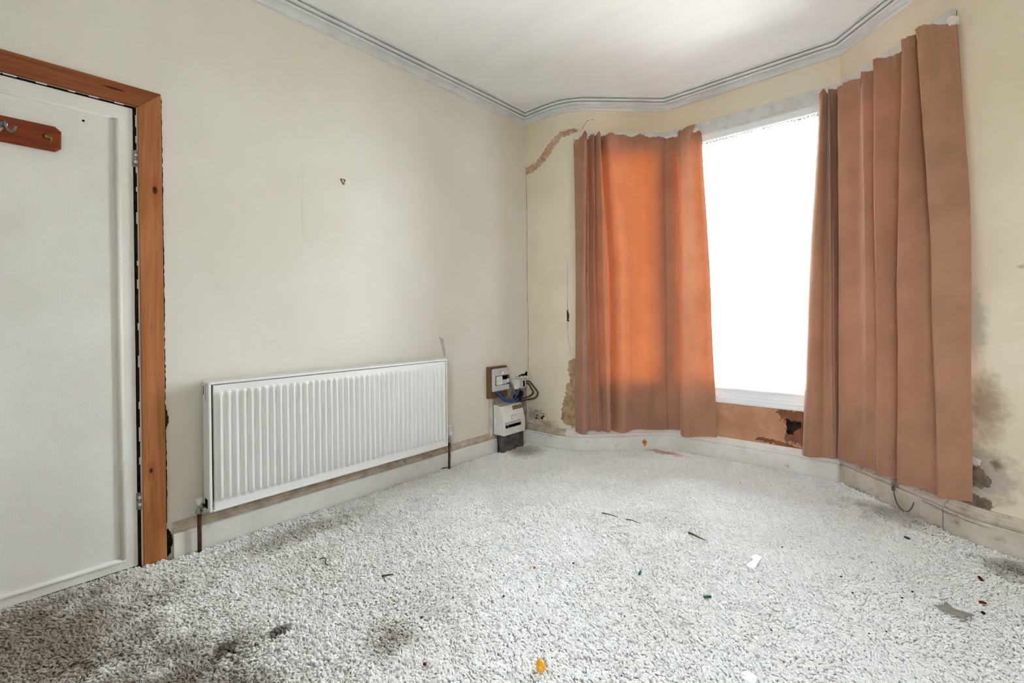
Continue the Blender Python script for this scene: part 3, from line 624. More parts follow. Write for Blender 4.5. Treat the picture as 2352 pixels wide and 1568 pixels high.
slanted(2.700, 2.815, 0.66, 0.92, 'olive', 'sticker'); slanted(2.665, 2.735, 0.28, 0.36, 'greyplastic', 'embossed_label'); slanted(2.665, 2.670, 0.05, 0.30, 'greyplastic', 'embossed_edge')
for k in range(6): box('print_mark', (-2.4005, 2.60 + k * 0.024, 0.168 + k * 0.001), (-2.3995, 2.612 + k * 0.024, 0.172 + k * 0.001), 'greyplastic', cu)
# service fuse and cables
fu = tag(empty('service_fuse', (-2.48, 2.84, 0.47)), 'small white service cut-out fuse above the fuse box', 'fuse')
box('carrier', (-2.516, 2.765, 0.470), (-2.455, 2.830, 0.545), 'whiteplastic', fu, 0.004); box('body', (-2.516, 2.832, 0.470), (-2.450, 2.885, 0.545), 'greyplastic', fu, 0.004)
box('opening', (-2.452, 2.862, 0.482), (-2.4485, 2.884, 0.532), 'hole', fu, 0.001, 1); box('end_cap', (-2.51, 2.888, 0.478), (-2.455, 2.905, 0.538), 'whiteplastic', fu, 0.003)
def cable(pts, r, mat, label): return tag(tube('cable', pts, r, mat, None, 8), label, 'cable')
cable([(-2.47, 2.905, 0.520), (-2.46, 2.95, 0.515), (-2.44, 2.985, 0.47), (-2.40, 2.99, 0.42), (-2.40, 2.95, 0.385), (-2.42, 2.88, 0.378), (-2.43, 2.78, 0.378), (-2.45, 2.66, 0.39), (-2.46, 2.60, 0.43), (-2.465, 2.572, 0.468)], 0.0065, 'cable_brown', 'outer brown cable looping from the service fuse')
cable([(-2.475, 2.905, 0.505), (-2.46, 2.945, 0.495), (-2.45, 2.965, 0.455), (-2.43, 2.965, 0.425), (-2.43, 2.92, 0.400), (-2.45, 2.84, 0.388)], 0.0065, 'cable_brown', 'inner brown cable looping from the service fuse')
cable([(-2.465, 2.584, 0.470), (-2.45, 2.61, 0.435), (-2.43, 2.66, 0.403), (-2.43, 2.72, 0.398), (-2.44, 2.76, 0.42), (-2.46, 2.80, 0.455)], 0.006, 'cable_blue', 'upper blue cable hanging under the meter')
cable([(-2.460, 2.574, 0.470), (-2.445, 2.60, 0.430), (-2.42, 2.65, 0.392), (-2.42, 2.72, 0.386), (-2.44, 2.79, 0.40)], 0.006, 'cable_blue', 'lower blue cable hanging under the meter')
cable([(-2.470, 2.598, 0.470), (-2.47, 2.64, 0.43), (-2.48, 2.70, 0.395), (-2.48, 2.735, 0.37)], 0.005, 'cable_black', 'thin black cable from meter down into fuse box')
cable([(-2.49, 2.735, 0.53), (-2.475, 2.75, 0.50), (-2.47, 2.775, 0.45), (-2.46, 2.80, 0.42)], 0.010, 'cable_grey', 'thick grey cable between meter and fuse')
cable([(-2.50, 2.88, 0.42), (-2.50, 2.885, 0.33), (-2.50, 2.88, 0.20)], 0.012, 'cable_black', 'thick black cable running down beside the fuse box')
bj = tag(empty('cable_joint', (-2.47, 2.82, 0.40)), 'black taped cable joint hanging above the fuse box', 'cable joint')
bm = bmesh.new(); addlathe(bm, [(0.008, -0.062), (0.024, -0.045), (0.030, 0.0), (0.030, 0.03), (0.018, 0.052), (0.006, 0.056)], (-2.47, 2.825, 0.415), (-0.1, 0.9, 0.35), 12); frombm('taped_end', bm, 'cable_black', bj, True)
tube('tail', [(-2.465, 2.79, 0.40), (-2.455, 2.80, 0.44), (-2.46, 2.825, 0.475)], 0.009, 'slate', bj)
sl = tag(box('slate_panel', (-2.50, 2.600, -0.005), (-2.44, 2.850, 0.128), 'slate', None, 0.003, 1), 'dark grey slab standing under the fuse box', 'panel')
st = tag(tube('wire', [(-2.478, 2.578, 0.125), (-2.475, 2.583, 0.06), (-2.476, 2.580, 0.0)], 0.004, 'cable_black', None, 6), 'thin black wire down the skirting beside the dark slab', 'wire')

# ------------------------------------------------------------------ windows
BL_ = lambda s, z, d: wp(s, z, d)
def window(idx, path, label):
    w = struct(empty('window_%d' % idx, ((path[0][0] + path[1][0]) / 2, (path[0][1] + path[1][1]) / 2, 0.41)), label, 'window')
    a, b = Vector(path[0]), Vector(path[1]); t = (b - a).normalized(); n = Vector((t.y, -t.x)); ln = (b - a).length
    def bar(nm, s0, s1, d0, d1, z0, z1, par, mat='upvc', bev=0.004):
        bm = bmesh.new(); addbox(bm, (s0, d0, z0), (s1, d1, z1), bev, 2)
        M = Matrix(((t.x, n.x, 0, a.x), (t.y, n.y, 0, a.y), (0, 0, 1, 0), (0, 0, 0, 1)))
        bmesh.ops.transform(bm, matrix=M, verts=bm.verts); return frombm(nm, bm, mat, par)
    D0, D1 = -0.090, -0.010
    e = 0.03
    bar('head_rail', e, ln - e, D0, D1, 2.372, 2.425, w); bar('sill_rail', e, ln - e, D0, D1, 0.452, 0.515, w)
    bar('jamb', e, e + 0.06, D0, D1, 0.47, 2.40, w); bar('jamb', ln - e - 0.06, ln - e, D0, D1, 0.47, 2.40, w)
    sash = bar('sash_rail', e + 0.06, ln - e - 0.06, D0 + 0.015, D1 - 0.015, 0.512, 0.548, w)
    bar('sash_head', e + 0.06, ln - e - 0.06, D0 + 0.015, D1 - 0.015, 2.345, 2.376, w)
    bar('bead', e + 0.06, ln - e - 0.06, D1 - 0.004, D1 + 0.006, 2.366, 2.380, w); bar('bead', e + 0.06, ln - e - 0.06, D1 - 0.002, D1 + 0.008, 0.500, 0.516, w)
    bar('pane', e + 0.055, ln - e - 0.055, -0.053, -0.047, 0.53, 2.36, w, 'glass', 0)
    bar('sill', 0.012, ln - 0.012, -0.12, 0.012, 0.408, 0.452, w, 'upvc', 0.008)
    bar('sill_nose', 0.014, ln - 0.014, -0.03, 0.018, 0.404, 0.424, w, 'upvc', 0.005)
    return w
def fill_window():
    w = struct(empty('window_4', (0.475, YB, RW[2])), 'white window added to the unseen rear wall for fill light', 'window')
    x0, x1, z0, z1 = RW; a, b = YB - 0.09, YB - 0.03
    for nm, lo, hi in (('head_rail', (x0, a, z1 - 0.05), (x1, b, z1)), ('sill_rail', (x0, a, z0), (x1, b, z0 + 0.05)), ('jamb', (x0, a, z0), (x0 + 0.05, b, z1)), ('jamb', (x1 - 0.05, a, z0), (x1, b, z1))): box(nm, lo, hi, 'upvc', w, 0.004)
    box('pane', (x0 + 0.04, YB - 0.063, z0 + 0.04), (x1 - 0.04, YB - 0.057, z1 - 0.04), 'glass', w)
fill_window()
window(1, (BAY[0], BAY[1]), 'white plastic bay window behind the left curtain')
window(2, (BAY[1], BAY[2]), 'bright white middle bay window between the curtains')
window(3, (BAY[2], BAY[3]), 'white plastic bay window behind the right curtain')
# corner posts between the lights
for i in (1, 2):
    bm = bmesh.new(); addlathe(bm, [(0.055, 0.40), (0.055, 2.44)], (BAY[i][0] - PN[14 + i - 1].x * 0.07, BAY[i][1] + 0.055, 0), (0, 0, 1), 8)
    struct(frombm('trim_%d' % (4 + i), bm, 'upvc'), 'white corner post between bay windows, %s' % ('left' if i == 1 else 'right'), 'window post')
# timber board over the windows
tb = struct(sweep('trim_7', BAY, [(-0.10, 2.415), (0.012, 2.415), (0.016, 2.419), (0.016, 2.506), (0.012, 2.510), (-0.10, 2.510)], 'board'), 'grey painted timber board above the windows', 'trim')
for s, z in ((1.52, 2.470), (1.66, 2.475), (1.86, 2.48), (1.98, 2.478), (2.14, 2.465)):
    p = wp(s, z, 0.0155); lathe('screw', [(0.004, 0), (0.004, 0.0012), (0.002, 0.002)], p, (0, -1, 0), 'soot', tb, 8)
# net curtain in the middle window
def net():
    v = []; f = []; nx, nz = 240, 30
    for j in range(nz + 1):
        z = 2.352 - (2.352 - 0.535) * j / nz
        for i in range(nx + 1):
            x = -1.44 + 0.975 * i / nx; a = 0.35 + 0.65 * min(1, j / 6)
            v.append((x, 3.557 + 0.006 * a * math.sin(i * 1.05 + 0.6 * math.sin(i * 0.21)) + 0.003 * n1(i * 0.3, j * 0.2), z + 0.003 * n1(i * 0.35, 3.0) * (j == 0)))
    n = nx + 1; f = [(j * n + i, j * n + i + 1, (j + 1) * n + i + 1, (j + 1) * n + i) for j in range(nz) for i in range(nx)]
    nt = tag(empty('net_curtain', (-0.95, 3.557, 0.53)), 'thin white net curtain with mould spots in the middle window', 'net curtain')
    raw('voile', v, f, 'net', nt, True)
    tube('wire', [(-1.47, 3.557, 2.350), (-0.95, 3.557, 2.347), (-0.43, 3.557, 2.350)], 0.002, 'whiteplastic', nt, 6)
net()

# ------------------------------------------------------------------ curtains
BL = Vector(BAY[1]); BRr = Vector(BAY[2]); LF = BRr.x - BL.x; q2 = 2 ** -0.5
def cp(s, d, z):
    """curtain point: run s from the left bay corner along the window line, d in front of it"""
    if s < 0: base = BL + Vector((q2, q2)) * s
    elif s < LF: base = BL + Vector((s, 0))
    else: base = BRr + Vector((q2, -q2)) * (s - LF)
    nL, nF, nR = Vector((q2, -q2)), Vector((0, -1)), Vector((-q2, -q2))
    def sm(x): x = max(0, min(1, x)); return x * x * (3 - 2 * x)
    w = 0.06
    n = nL.lerp(nF, sm((s + w) / (2 * w))) if s < LF / 2 else nF.lerp(nR, sm((s - LF + w) / (2 * w)))
    p = base + n.normalized() * d
    return Vector((p.x, p.y, z))
def catmull(vals, t):
    n = len(vals); i = min(int(t), n - 2); u = t - i
    g = lambda k: vals[max(0, min(n - 1, k))]
    a, b, c, d = g(i - 1), g(i), g(i + 1), g(i + 2)
    return 0.5 * ((2 * b) + (c - a) * u + (2 * a - 5 * b + 4 * c - d) * u * u + (3 * b - a - 3 * c + d) * u ** 3)
def lag(a, b, c, t):
    """smooth through three levels: top t=0, middle t=.48, hem t=1"""
    if t < 0.48:
        u = t / 0.48; m = (c - a) * 0.48; return a + (b - a) * u + 0.25 * ((b - a) - m) * u * (1 - u)
    u = (t - 0.48) / 0.52; m = (c - a) * 0.52; return b + (c - b) * u - 0.25 * ((c - b) - m) * u * (1 - u) * 0
def drape(keys, top, hem, seed, rows=130, sub=9, gather=0.005):
    """keys: (run at top, middle, hem, depth at top, middle, hem)"""
    C = [[k[j] for k in keys] for j in range(6)]; K = len(keys); cols = (K - 1) * sub; v = []; f = []
    for r in range(rows + 1):
        t = (r / rows) ** 1.15
        for c in range(cols + 1):
            u = c / sub
            V = [catmull(C[j], u) for j in range(6)]
            s = lag(V[0], V[1], V[2], t); d = 0.072 + 1.65 * (lag(V[3], V[4], V[5], t) - 0.070)
            zt, zh = top(u), hem(u); z = zt + (zh - zt) * t; hgt = zt - z
            g = math.exp(-(hgt / 0.05) ** 2)
            d += gather * g * math.sin(c * 1.55 + 2.2 * n1(c * 0.15, seed)) * 1.2
            tape = math.exp(-((hgt - 0.062) / 0.008) ** 2); d -= 0.005 * tape
            z += 0.006 * g * n1(c * 0.45, seed, 3.0)
            dec = 1 - math.exp(-hgt / 0.2)
            d += (0.006 * n1(s * 7, z * 1.6, seed) + 0.002 * n1(s * 26, z * 5, seed + 4)) * (0.4 + dec)
            s += 0.004 * n1(s * 9, z * 2.0, seed + 8) * dec
            if hgt > zt - zh - 0.0001: pass
            he = math.exp(-(((zt - zh) - hgt - 0.075) / 0.006) ** 2); d -= 0.0012 * he
            v.append(cp(s, max(d, 0.022), z))
    n = cols + 1
    f = [(r * n + c, r * n + c + 1, (r + 1) * n + c + 1, (r + 1) * n + c) for r in range(rows) for c in range(cols)]
    return v, f
KA = [(-.745,-.739,-.764,.05,.045,.06), (-.71,-.725,-.745,.085,.08,.09), (-.685,-.705,-.725,.108,.108,.115), (-.668,-.690,-.705,.110,.106,.112),
      (-.652,-.674,-.685,.085,.082,.092), (-.642,-.660,-.660,.045,.045,.070), (-.630,-.645,-.635,.03,.03,.055), (-.612,-.622,-.602,.075,.065,.07),
      (-.598,-.602,-.58,.092,.085,.08), (-.588,-.586,-.562,.06,.055,.055), (-.575,-.568,-.548,.088,.075,.065), (-.563,-.545,-.53,.108,.110,.108),
      (-.554,-.520,-.515,.100,.105,.112), (-.545,-.500,-.495,.065,.080,.090), (-.535,-.482,-.478,.03,.035,.050), (-.515,-.462,-.460,.06,.050,.060),
      (-.495,-.435,-.435,.090,.088,.090), (-.46,-.395,-.40,.096,.106,.106), (-.40,-.345,-.35,.084,.088,.092), (-.34,-.30,-.305,.068,.064,.072),
      (-.28,-.24,-.245,.062,.055,.065), (-.22,-.18,-.18,.080,.062,.068), (-.14,-.10,-.10,.064,.056,.064), (-.03,-.02,-.02,.058,.052,.062),
      (.05,.05,.05,.055,.045,.058), (.11,.12,.11,.04,.035,.055), (.135,.145,.13,.05,.05,.07), (.15,.158,.145,.092,.092,.10),
      (.17,.172,.165,.118,.118,.12), (.19,.192,.192,.118,.122,.122), (.215,.222,.23,.098,.100,.104), (.240,.255,.27,.072,.072,.084),
      (.265,.295,.32,.062,.058,.072), (.285,.325,.36,.058,.054,.068), (.300,.350,.390,.045,.045,.060)]
def topA(u): return 2.464 - 0.030 * max(0, min(1, (u - 21) / 8)) + 0.006 * math.sin(u * 3.1) - 0.06 * max(0, 1 - u / 2.0)
def hemA(u): return 0.158 - 0.006 * math.sin(u * 0.9) - 0.012 * (u > 27) * min(1, (u - 27))
ca = tag(empty('curtain', (-1.6, 3.4, 0.15)), 'rust orange velvet curtain over the left bay window, glowing with daylight', 'curtain', 'rust velvet curtains')
v, f = drape(KA, topA, hemA, 1.0); raw('drape', v, f, 'curtain', ca, True)
KB = [(1.046,.976,.935,.05,.05,.07), (1.056,.992,.955,.08,.08,.095), (1.072,1.02,.985,.098,.098,.105), (1.085,1.05,1.02,.085,.09,.098),
      (1.092,1.068,1.05,.058,.07,.085), (1.105,1.085,1.075,.09,.078,.085), (1.118,1.102,1.10,.085,.085,.09), (1.126,1.118,1.12,.06,.075,.085),
      (1.145,1.14,1.14,.092,.08,.085), (1.165,1.16,1.155,.08,.065,.075), (1.19,1.185,1.168,.03,.025,.05), (1.215,1.205,1.185,.03,.028,.05),
      (1.238,1.225,1.205,.07,.07,.08), (1.262,1.25,1.23,.09,.088,.09), (1.32,1.31,1.29,.08,.08,.085), (1.37,1.36,1.36,.062,.066,.078),
      (1.41,1.405,1.40,.074,.072,.08), (1.435,1.43,1.425,.084,.078,.082), (1.465,1.46,1.455,.062,.062,.074), (1.495,1.49,1.49,.066,.068,.077),
      (1.525,1.52,1.52,.090,.092,.090), (1.555,1.55,1.55,.106,.108,.102), (1.585,1.58,1.585,.086,.088,.092), (1.63,1.615,1.61,.058,.058,.072),
      (1.67,1.645,1.63,.050,.054,.070), (1.705,1.67,1.655,.066,.072,.085), (1.732,1.695,1.68,.100,.108,.110), (1.752,1.718,1.70,.122,.126,.122),
      (1.772,1.75,1.735,.095,.112,.114), (1.785,1.79,1.785,.055,.075,.092), (1.796,1.825,1.84,.058,.066,.088), (1.808,1.855,1.875,.088,.090,.102),
      (1.825,1.885,1.905,.122,.120,.120), (1.85,1.915,1.93,.110,.100,.102), (1.875,1.938,1.952,.06,.075,.08), (1.895,1.953,1.966,.01,.045,.060)]
def topB(u): return 2.456 - 0.022 * max(0, min(1, (u - 9) / 5)) + 0.006 * math.sin(u * 2.7 + 1)
def hemB(u): return 0.135 + 0.040 * min(1, u / 24) + 0.012 * max(0, (u - 24) / 10)
cb = tag(empty('curtain', (-0.2, 3.3, 0.15)), 'rust brown velvet curtain over the right bay window', 'curtain', 'rust velvet curtains')
v, f = drape(KB, topB, hemB, 21.0); raw('drape', v, f, 'curtain_dim', cb, True)
# turned-over heading at the inner end of the left curtain
def flap():
    c = [((0.185, 2.452), (0.288, 2.470)), ((0.172, 2.425), (0.272, 2.440)), ((0.158, 2.375), (0.240, 2.380)), ((0.150, 2.315), (0.205, 2.310)), ((0.158, 2.255), (0.185, 2.235)), ((0.170, 2.21), (0.178, 2.20))]
    v = []; f = []; n = 9
    for k, (a, b) in enumerate(c):
        for i in range(n):
            t = i / (n - 1); s = a[0] + (b[0] - a[0]) * t; z = a[1] + (b[1] - a[1]) * t
            v.append(cp(s, 0.112 + 0.024 * math.sin(math.pi * t) + 0.004 * n1(k, i * 0.8), z))
    for k in range(len(c) - 1):
        for i in range(n - 1): f.append((k * n + i, k * n + i + 1, (k + 1) * n + i + 1, (k + 1) * n + i))
    o = raw('heading_flap', v, f, 'curtain', ca, True)
    m = o.modifiers.new('sub', 'SUBSURF'); m.levels = 2; m.render_levels = 2
    m = o.modifiers.new('thick', 'SOLIDIFY'); m.thickness = 0.003
flap()
# rails
def rail(s0, s1, label):
    r = tag(empty('curtain_rail', cp((s0 + s1) / 2, 0.03, 2.455)), label, 'curtain rail', 'white curtain rails'); n = 40; v = []; f = []
    for i in range(n + 1):
        s = s0 + (s1 - s0) * i / n
        for d, z in ((0.016, 2.448), (0.028, 2.448), (0.028, 2.470), (0.016, 2.470)): v.append(cp(s, d, z - 0.02 * (s > LF) * min(1, (s - LF) / 0.1)))
    for i in range(n):
        for j in range(4): f.append((i * 4 + j, i * 4 + (j + 1) % 4, i * 4 + 4 + (j + 1) % 4, i * 4 + 4 + j))
    f += [(0, 1, 2, 3), (n * 4 + 3, n * 4 + 2, n * 4 + 1, n * 4)]
    raw('track', v, f, 'whiteplastic', r); return r
rail(-0.74, 0.28, 'white plastic curtain rail behind the left curtain heading')
rb = rail(1.05, 1.868, 'white plastic curtain rail with end stop behind the right curtain heading')
p = cp(1.880, 0.03, 2.44); bm = bmesh.new(); addbox(bm, (-0.014, -0.016, -0.024), (0.014, 0.022, 0.018), 0.004, 2, Matrix.Translation(p) @ Matrix.Rotation(math.radians(-45), 4, 'Z')); frombm('end_stop', bm, 'gloss', rb)

# ------------------------------------------------------------------ fittings on the skirtings
sp = wp(1.0, 0.055, 0.05); n_ = Vector((q2, -q2, 0))
sw = tag(empty('screw_plug', sp), 'orange diamond shaped knot with a rusty screw on the skirting', 'screw')
bm = bmesh.new(); tq = Vector((q2, q2, 0)); dia = [(0, 0.026), (0.024, 0.006), (0.004, -0.034), (-0.020, 0.004)]
A = [bm.verts.new(sp + tq * a + Vector((0, 0, b)) + n_ * 0.002) for a, b in dia]; B = [bm.verts.new(sp + tq * a + Vector((0, 0, b)) - n_ * 0.002) for a, b in dia]
bm.faces.new(A); bm.faces.new(B[::-1])
for i in range(4): bm.faces.new((A[i], A[(i + 1) % 4], B[(i + 1) % 4], B[i]))
frombm('exposed_wood', bm, paint('orange_wood_knot', (214, 150, 66), (190, 116, 44), 60, 0.6), sw)
lathe('screw_head', [(0.005, 0), (0.005, 0.002), (0.002, 0.004)], sp + n_ * 0.002, n_, paint('rusty_screw', (110, 40, 16), None, rough=0.6, metal=0.3), sw, 10)
def bp3(s, z, d): return wp(s, z, d)
lc = tag(tube('hanging_wire', [bp3(2.785, 0.125, 0.06), bp3(2.782, 0.085, 0.062), bp3(2.795, 0.045, 0.064), bp3(2.815, 0.018, 0.066), bp3(2.845, 0.005, 0.066), bp3(2.87, 0.014, 0.064), bp3(2.888, 0.042, 0.062), bp3(2.895, 0.07, 0.058)], 0.003, 'cable_dirty', None, 6), 'thin dirty wire looped over the right skirting board', 'wire')
pc = tag(empty('pipe_clip', wp(2.782, 0.12, 0.05)), 'small grey plastic pipe clip on the right skirting ledge', 'clip')
M = Matrix.Translation(wp(2.775, 0.128, 0.045)) @ Matrix.Rotation(math.radians(-45), 4, 'Z')
bm = bmesh.new(); addbox(bm, (-0.012, -0.016, -0.022), (0.012, 0.010, 0.020), 0.003, 2, M); frombm('body', bm, 'greyboard', pc)
lathe('stub', [(0.007, 0), (0.007, 0.02), (0.005, 0.021)], wp(2.775, 0.086, 0.058), (0, 0, 1), 'slate', pc, 10)
patch('dark_gap', [(2.79, 0.150), (2.80, 0.172), (2.86, 0.172), (2.93, 0.155), (2.98, 0.155), (2.98, 0.150)], lambda s, z, d: wp(s, z, 0.012 + d), 'hole', WBR, 0.001, 0.004, 0.004)
crack('crack', [(2.918, 0.096), (2.914, 0.05), (2.917, -0.01)], lambda s, z, d: wp(s, z, 0.0515 + d), bbr, 0.002, 'ledge', 31)
crack('crack', [(2.93, 0.099), (3.02, 0.094), (3.12, 0.088), (3.22, 0.086)], lambda s, z, d: wp(s, z, 0.0535 + d), bbc, 0.0022, 'crack', 32)
crack('crack', [(2.93, 0.092), (3.02, 0.086), (3.10, 0.082)], lambda s, z, d: wp(s, z, 0.0535 + d), bbc, 0.0016, 'crack', 33)
crack('crack', [(0.10, 0.092), (0.2, 0.094), (0.33, 0.092)], lambda s, z, d: wp(s, z, 0.0505 + d), bbl, 0.0018, 'crack', 34)

# ------------------------------------------------------------------ carpet: woven backing plus twisted pile
poly = [(XL + 0.041, YB + 0.01), (XL + 0.041, -0.465), (XL + 0.018, -0.46), (XL + 0.018, -0.38), (XL - 0.025, -0.365), (XL - 0.025, 0.388), (XL + 0.016, 0.405), (XL + 0.018, 0.49), (XL + 0.041, 0.515)] + [(XL + 0.041, 2.955)] + [(a + n.x * 0.068, b + n.y * 0.068) for (a, b), n in list(zip(PATH, PN))[1:-1]] + [(XR - 0.01, 2.89), (XR - 0.01, YB + 0.01)]
bm = bmesh.new(); bm.faces.new([bm.verts.new((x, y, -0.011)) for x, y in poly]); bmesh.ops.triangulate(bm, faces=bm.faces)
carpet = tag(frombm('carpet', bm, 'carpet'), 'worn pale grey shaggy carpet covering the whole floor', 'carpet'); carpet['kind'] = 'stuff'
if carpet.data.polygons[0].normal.z < 0: carpet.data.flip_normals()
def pile_nodes():
    g = bpy.data.node_groups.new('carpet_pile', 'GeometryNodeTree')
    g.interface.new_socket('Geometry', in_out='INPUT', socket_type='NodeSocketGeometry'); g.interface.new_socket('Geometry', in_out='OUTPUT', socket_type='NodeSocketGeometry')
    N = lambda t: g.nodes.new(t); K = g.links.new
    gi, go = N('NodeGroupInput'), N('NodeGroupOutput')
    dp = N('GeometryNodeDistributePointsOnFaces'); dp.inputs['Density'].default_value = 22000.0; dp.inputs['Seed'].default_value = 3
    K(gi.outputs[0], dp.inputs['Mesh'])
    bz = N('GeometryNodeCurveQuadraticBezier'); bz.inputs['Resolution'].default_value = 4
    bz.inputs['Start'].default_value = (-0.003, 0, -0.002); bz.inputs['Middle'].default_value = (0.0, 0.0, 0.013); bz.inputs['End'].default_value = (0.009, 0, 0.011)
    ci = N('GeometryNodeCurvePrimitiveCircle'); ci.inputs['Resolution'].default_value = 5; ci.inputs['Radius'].default_value = 0.0028
    cm = N('GeometryNodeCurveToMesh'); K(bz.outputs[0], cm.inputs['Curve']); K(ci.outputs[0], cm.inputs['Profile Curve']); cm.inputs['Fill Caps'].default_value = True
    ss = N('GeometryNodeSetShadeSmooth'); K(cm.outputs[0], ss.inputs[0])
    sm = N('GeometryNodeSetMaterial'); sm.inputs['Material'].default_value = MAT['carpet']; K(ss.outputs[0], sm.inputs[0])
    ip = N('GeometryNodeInstanceOnPoints'); K(dp.outputs['Points'], ip.inputs['Points']); K(sm.outputs[0], ip.inputs['Instance'])
    # lie of the pile: slow swirls plus scatter
    nz = N('ShaderNodeTexNoise'); nz.inputs['Scale'].default_value = 3.2; nz.inputs['Detail'].default_value = 3
    rv = N('FunctionNodeRandomValue'); rv.data_type = 'FLOAT_VECTOR'; rv.inputs[0].default_value = (-0.5, -0.45, -1.5); rv.inputs[1].default_value = (0.5, 0.45, 1.5)
    mu = N('ShaderNodeMath'); mu.operation = 'MULTIPLY'; mu.inputs[1].default_value = 9.0; K(nz.outputs['Fac'], mu.inputs[0])
    cb = N('ShaderNodeCombineXYZ'); K(mu.outputs[0], cb.inputs[2])
    ad = N('ShaderNodeVectorMath'); ad.operation = 'ADD'; K(cb.outputs[0], ad.inputs[0]); K(rv.outputs[0], ad.inputs[1])
    er = N('FunctionNodeEulerToRotation'); K(ad.outputs[0], er.inputs[0]); K(er.outputs[0], ip.inputs['Rotation'])
    rs = N('FunctionNodeRandomValue'); rs.data_type = 'FLOAT'; rs.inputs[2].default_value = 0.8; rs.inputs[3].default_value = 1.25; rs.inputs['Seed'].default_value = 5
    n2 = N('ShaderNodeTexNoise'); n2.inputs['Scale'].default_value = 16.0; n2.inputs['Detail'].default_value = 3
    m2 = N('ShaderNodeMapRange'); m2.inputs[1].default_value = 0.3; m2.inputs[2].default_value = 0.7; m2.inputs[3].default_value = 0.72; m2.inputs[4].default_value = 1.28; K(n2.outputs['Fac'], m2.inputs[0])
    m3 = N('ShaderNodeMath'); m3.operation = 'MULTIPLY'; K(rs.outputs[1], m3.inputs[0]); K(m2.outputs[0], m3.inputs[1]); K(m3.outputs[0], ip.inputs['Scale'])
    jn = N('GeometryNodeJoinGeometry'); K(gi.outputs[0], jn.inputs[0]); K(ip.outputs[0], jn.inputs[0]); K(jn.outputs[0], go.inputs[0])
    return g
md = carpet.modifiers.new('pile', 'NODES'); md.node_group = pile_nodes()

# ------------------------------------------------------------------ litter on the carpet
Z0 = 0.004
def rot(name, pts, z0, z1, mat, label, cat, bev=0.0):
    bm = bmesh.new(); A = [bm.verts.new((x, y, z1)) for x, y in pts]; B = [bm.verts.new((x, y, z0)) for x, y in pts]; n = len(pts)
    bm.faces.new(A); bm.faces.new(B[::-1])
    for i in range(n): bm.faces.new((A[i], A[(i + 1) % n], B[(i + 1) % n], B[i]))
    if bev: bmesh.ops.recalc_face_normals(bm, faces=bm.faces); bmesh.ops.bevel(bm, geom=bm.edges[:], offset=bev, segments=2, affect='EDGES')
    return tag(frombm(name, bm, mat), label, cat)
def blob(name, c, r, mat, label, cat, tilt=0.3, seed=0.0, amp=0.15):
    bm = bmesh.new(); bmesh.ops.create_icosphere(bm, subdivisions=3, radius=1.0)
    for v in bm.verts: v.co = v.co * (1 + amp * n1(v.co.x * 1.6 + seed, v.co.y * 1.6, v.co.z * 1.6))
    bmesh.ops.transform(bm, matrix=Matrix.Translation(c) @ Matrix.Rotation(tilt, 4, 'Z') @ Matrix.Rotation(tilt * 0.7, 4, 'X') @ Matrix.Diagonal((r[0], r[1], r[2], 1)), verts=bm.verts)
    return tag(frombm(name, bm, mat, None, True), label, cat)
MAT['yellow'] = paint('yellow_sweet', (236, 170, 30), (222, 146, 20), 60, 0.3, 0.5)
MAT['green'] = paint('green_plastic', (30, 96, 72), (20, 70, 54), 60, 0.3, 0.5)
MAT['red'] = paint('red_bead', (200, 40, 24), None, rough=0.3)
MAT['maroon'] = paint('maroon_husk', (84, 26, 20), (52, 20, 16), 80, 0.6)
MAT['twig'] = paint('dry_twig', (112, 98, 82), (78, 66, 54), 60, 0.8)
MAT['pellet'] = paint('olive_pellet', (88, 76, 48), (62, 52, 34), 80, 0.5)
MAT['card'] = paint('grey_card', (150, 146, 140), (138, 133, 128), 30, 0.7, 0.2)
MAT['pure'] = paint('clean_white_plastic', (250, 250, 250), None, rough=0.35, spec=0.4)
blob('sweet', (-0.862, 1.072, 0.014), (0.014, 0.018, 0.013), 'yellow', 'bright yellow sweet on the carpet at the bottom of picture', 'sweet', 0.9, 2.0)
blob('pebble', (-0.384, 1.437, 0.010), (0.022, 0.016, 0.010), 'pure', 'smooth white lump cut off by the bottom edge', 'pebble', 0.2, 5.0)
rot('plastic_strip', [(-0.560, 2.076), (-0.528, 2.062), (-0.527, 2.185), (-0.552, 2.19), (-0.560, 2.178), (-0.557, 2.148), (-0.549, 2.144), (-0.551, 2.112)], Z0, Z0 + 0.008, 'pure', 'white notched plastic strip lying on the carpet', 'plastic strip', 0.001)
def rbar(name, c, ang, l, w, h, mat, label, cat):
    bm = bmesh.new(); addbox(bm, (-l / 2, -w / 2, 0), (l / 2, w / 2, h), 0.0015, 1, Matrix.Translation((c[0], c[1], Z0)) @ Matrix.Rotation(ang, 4, 'Z'))
    return tag(frombm(name, bm, mat), label, cat)
rbar('plastic_bit', (-0.608, 1.750), YAW, 0.028, 0.008, 0.010, 'green', 'dark green plastic bit nearer the white lump', 'plastic bit')
rbar('plastic_bit', (-0.869, 1.732), YAW + 1.0, 0.022, 0.008, 0.010, 'green', 'small green plastic bit in mid carpet', 'plastic bit')
star = [(0.018, 2.222), (0.046, 2.236), (0.052, 2.275), (0.073, 2.238), (0.125, 2.238), (0.098, 2.205), (0.104, 2.182), (0.077, 2.196), (0.046, 2.200)]
so = rot('card_star', star, Z0 + 0.004, Z0 + 0.007, 'card', 'torn grey star-shaped card on the carpet at right', 'card')
def pel(p, r, a, mat, label, cat, s): return blob(cat, (p[0], p[1], Z0 + r[2] * 0.6), r, mat, label, cat, a, s)
pel((0.160, 2.563), (0.006, 0.013, 0.005), 0.6, 'maroon', 'maroon seed husk nearest the right skirting', 'husk', 1)
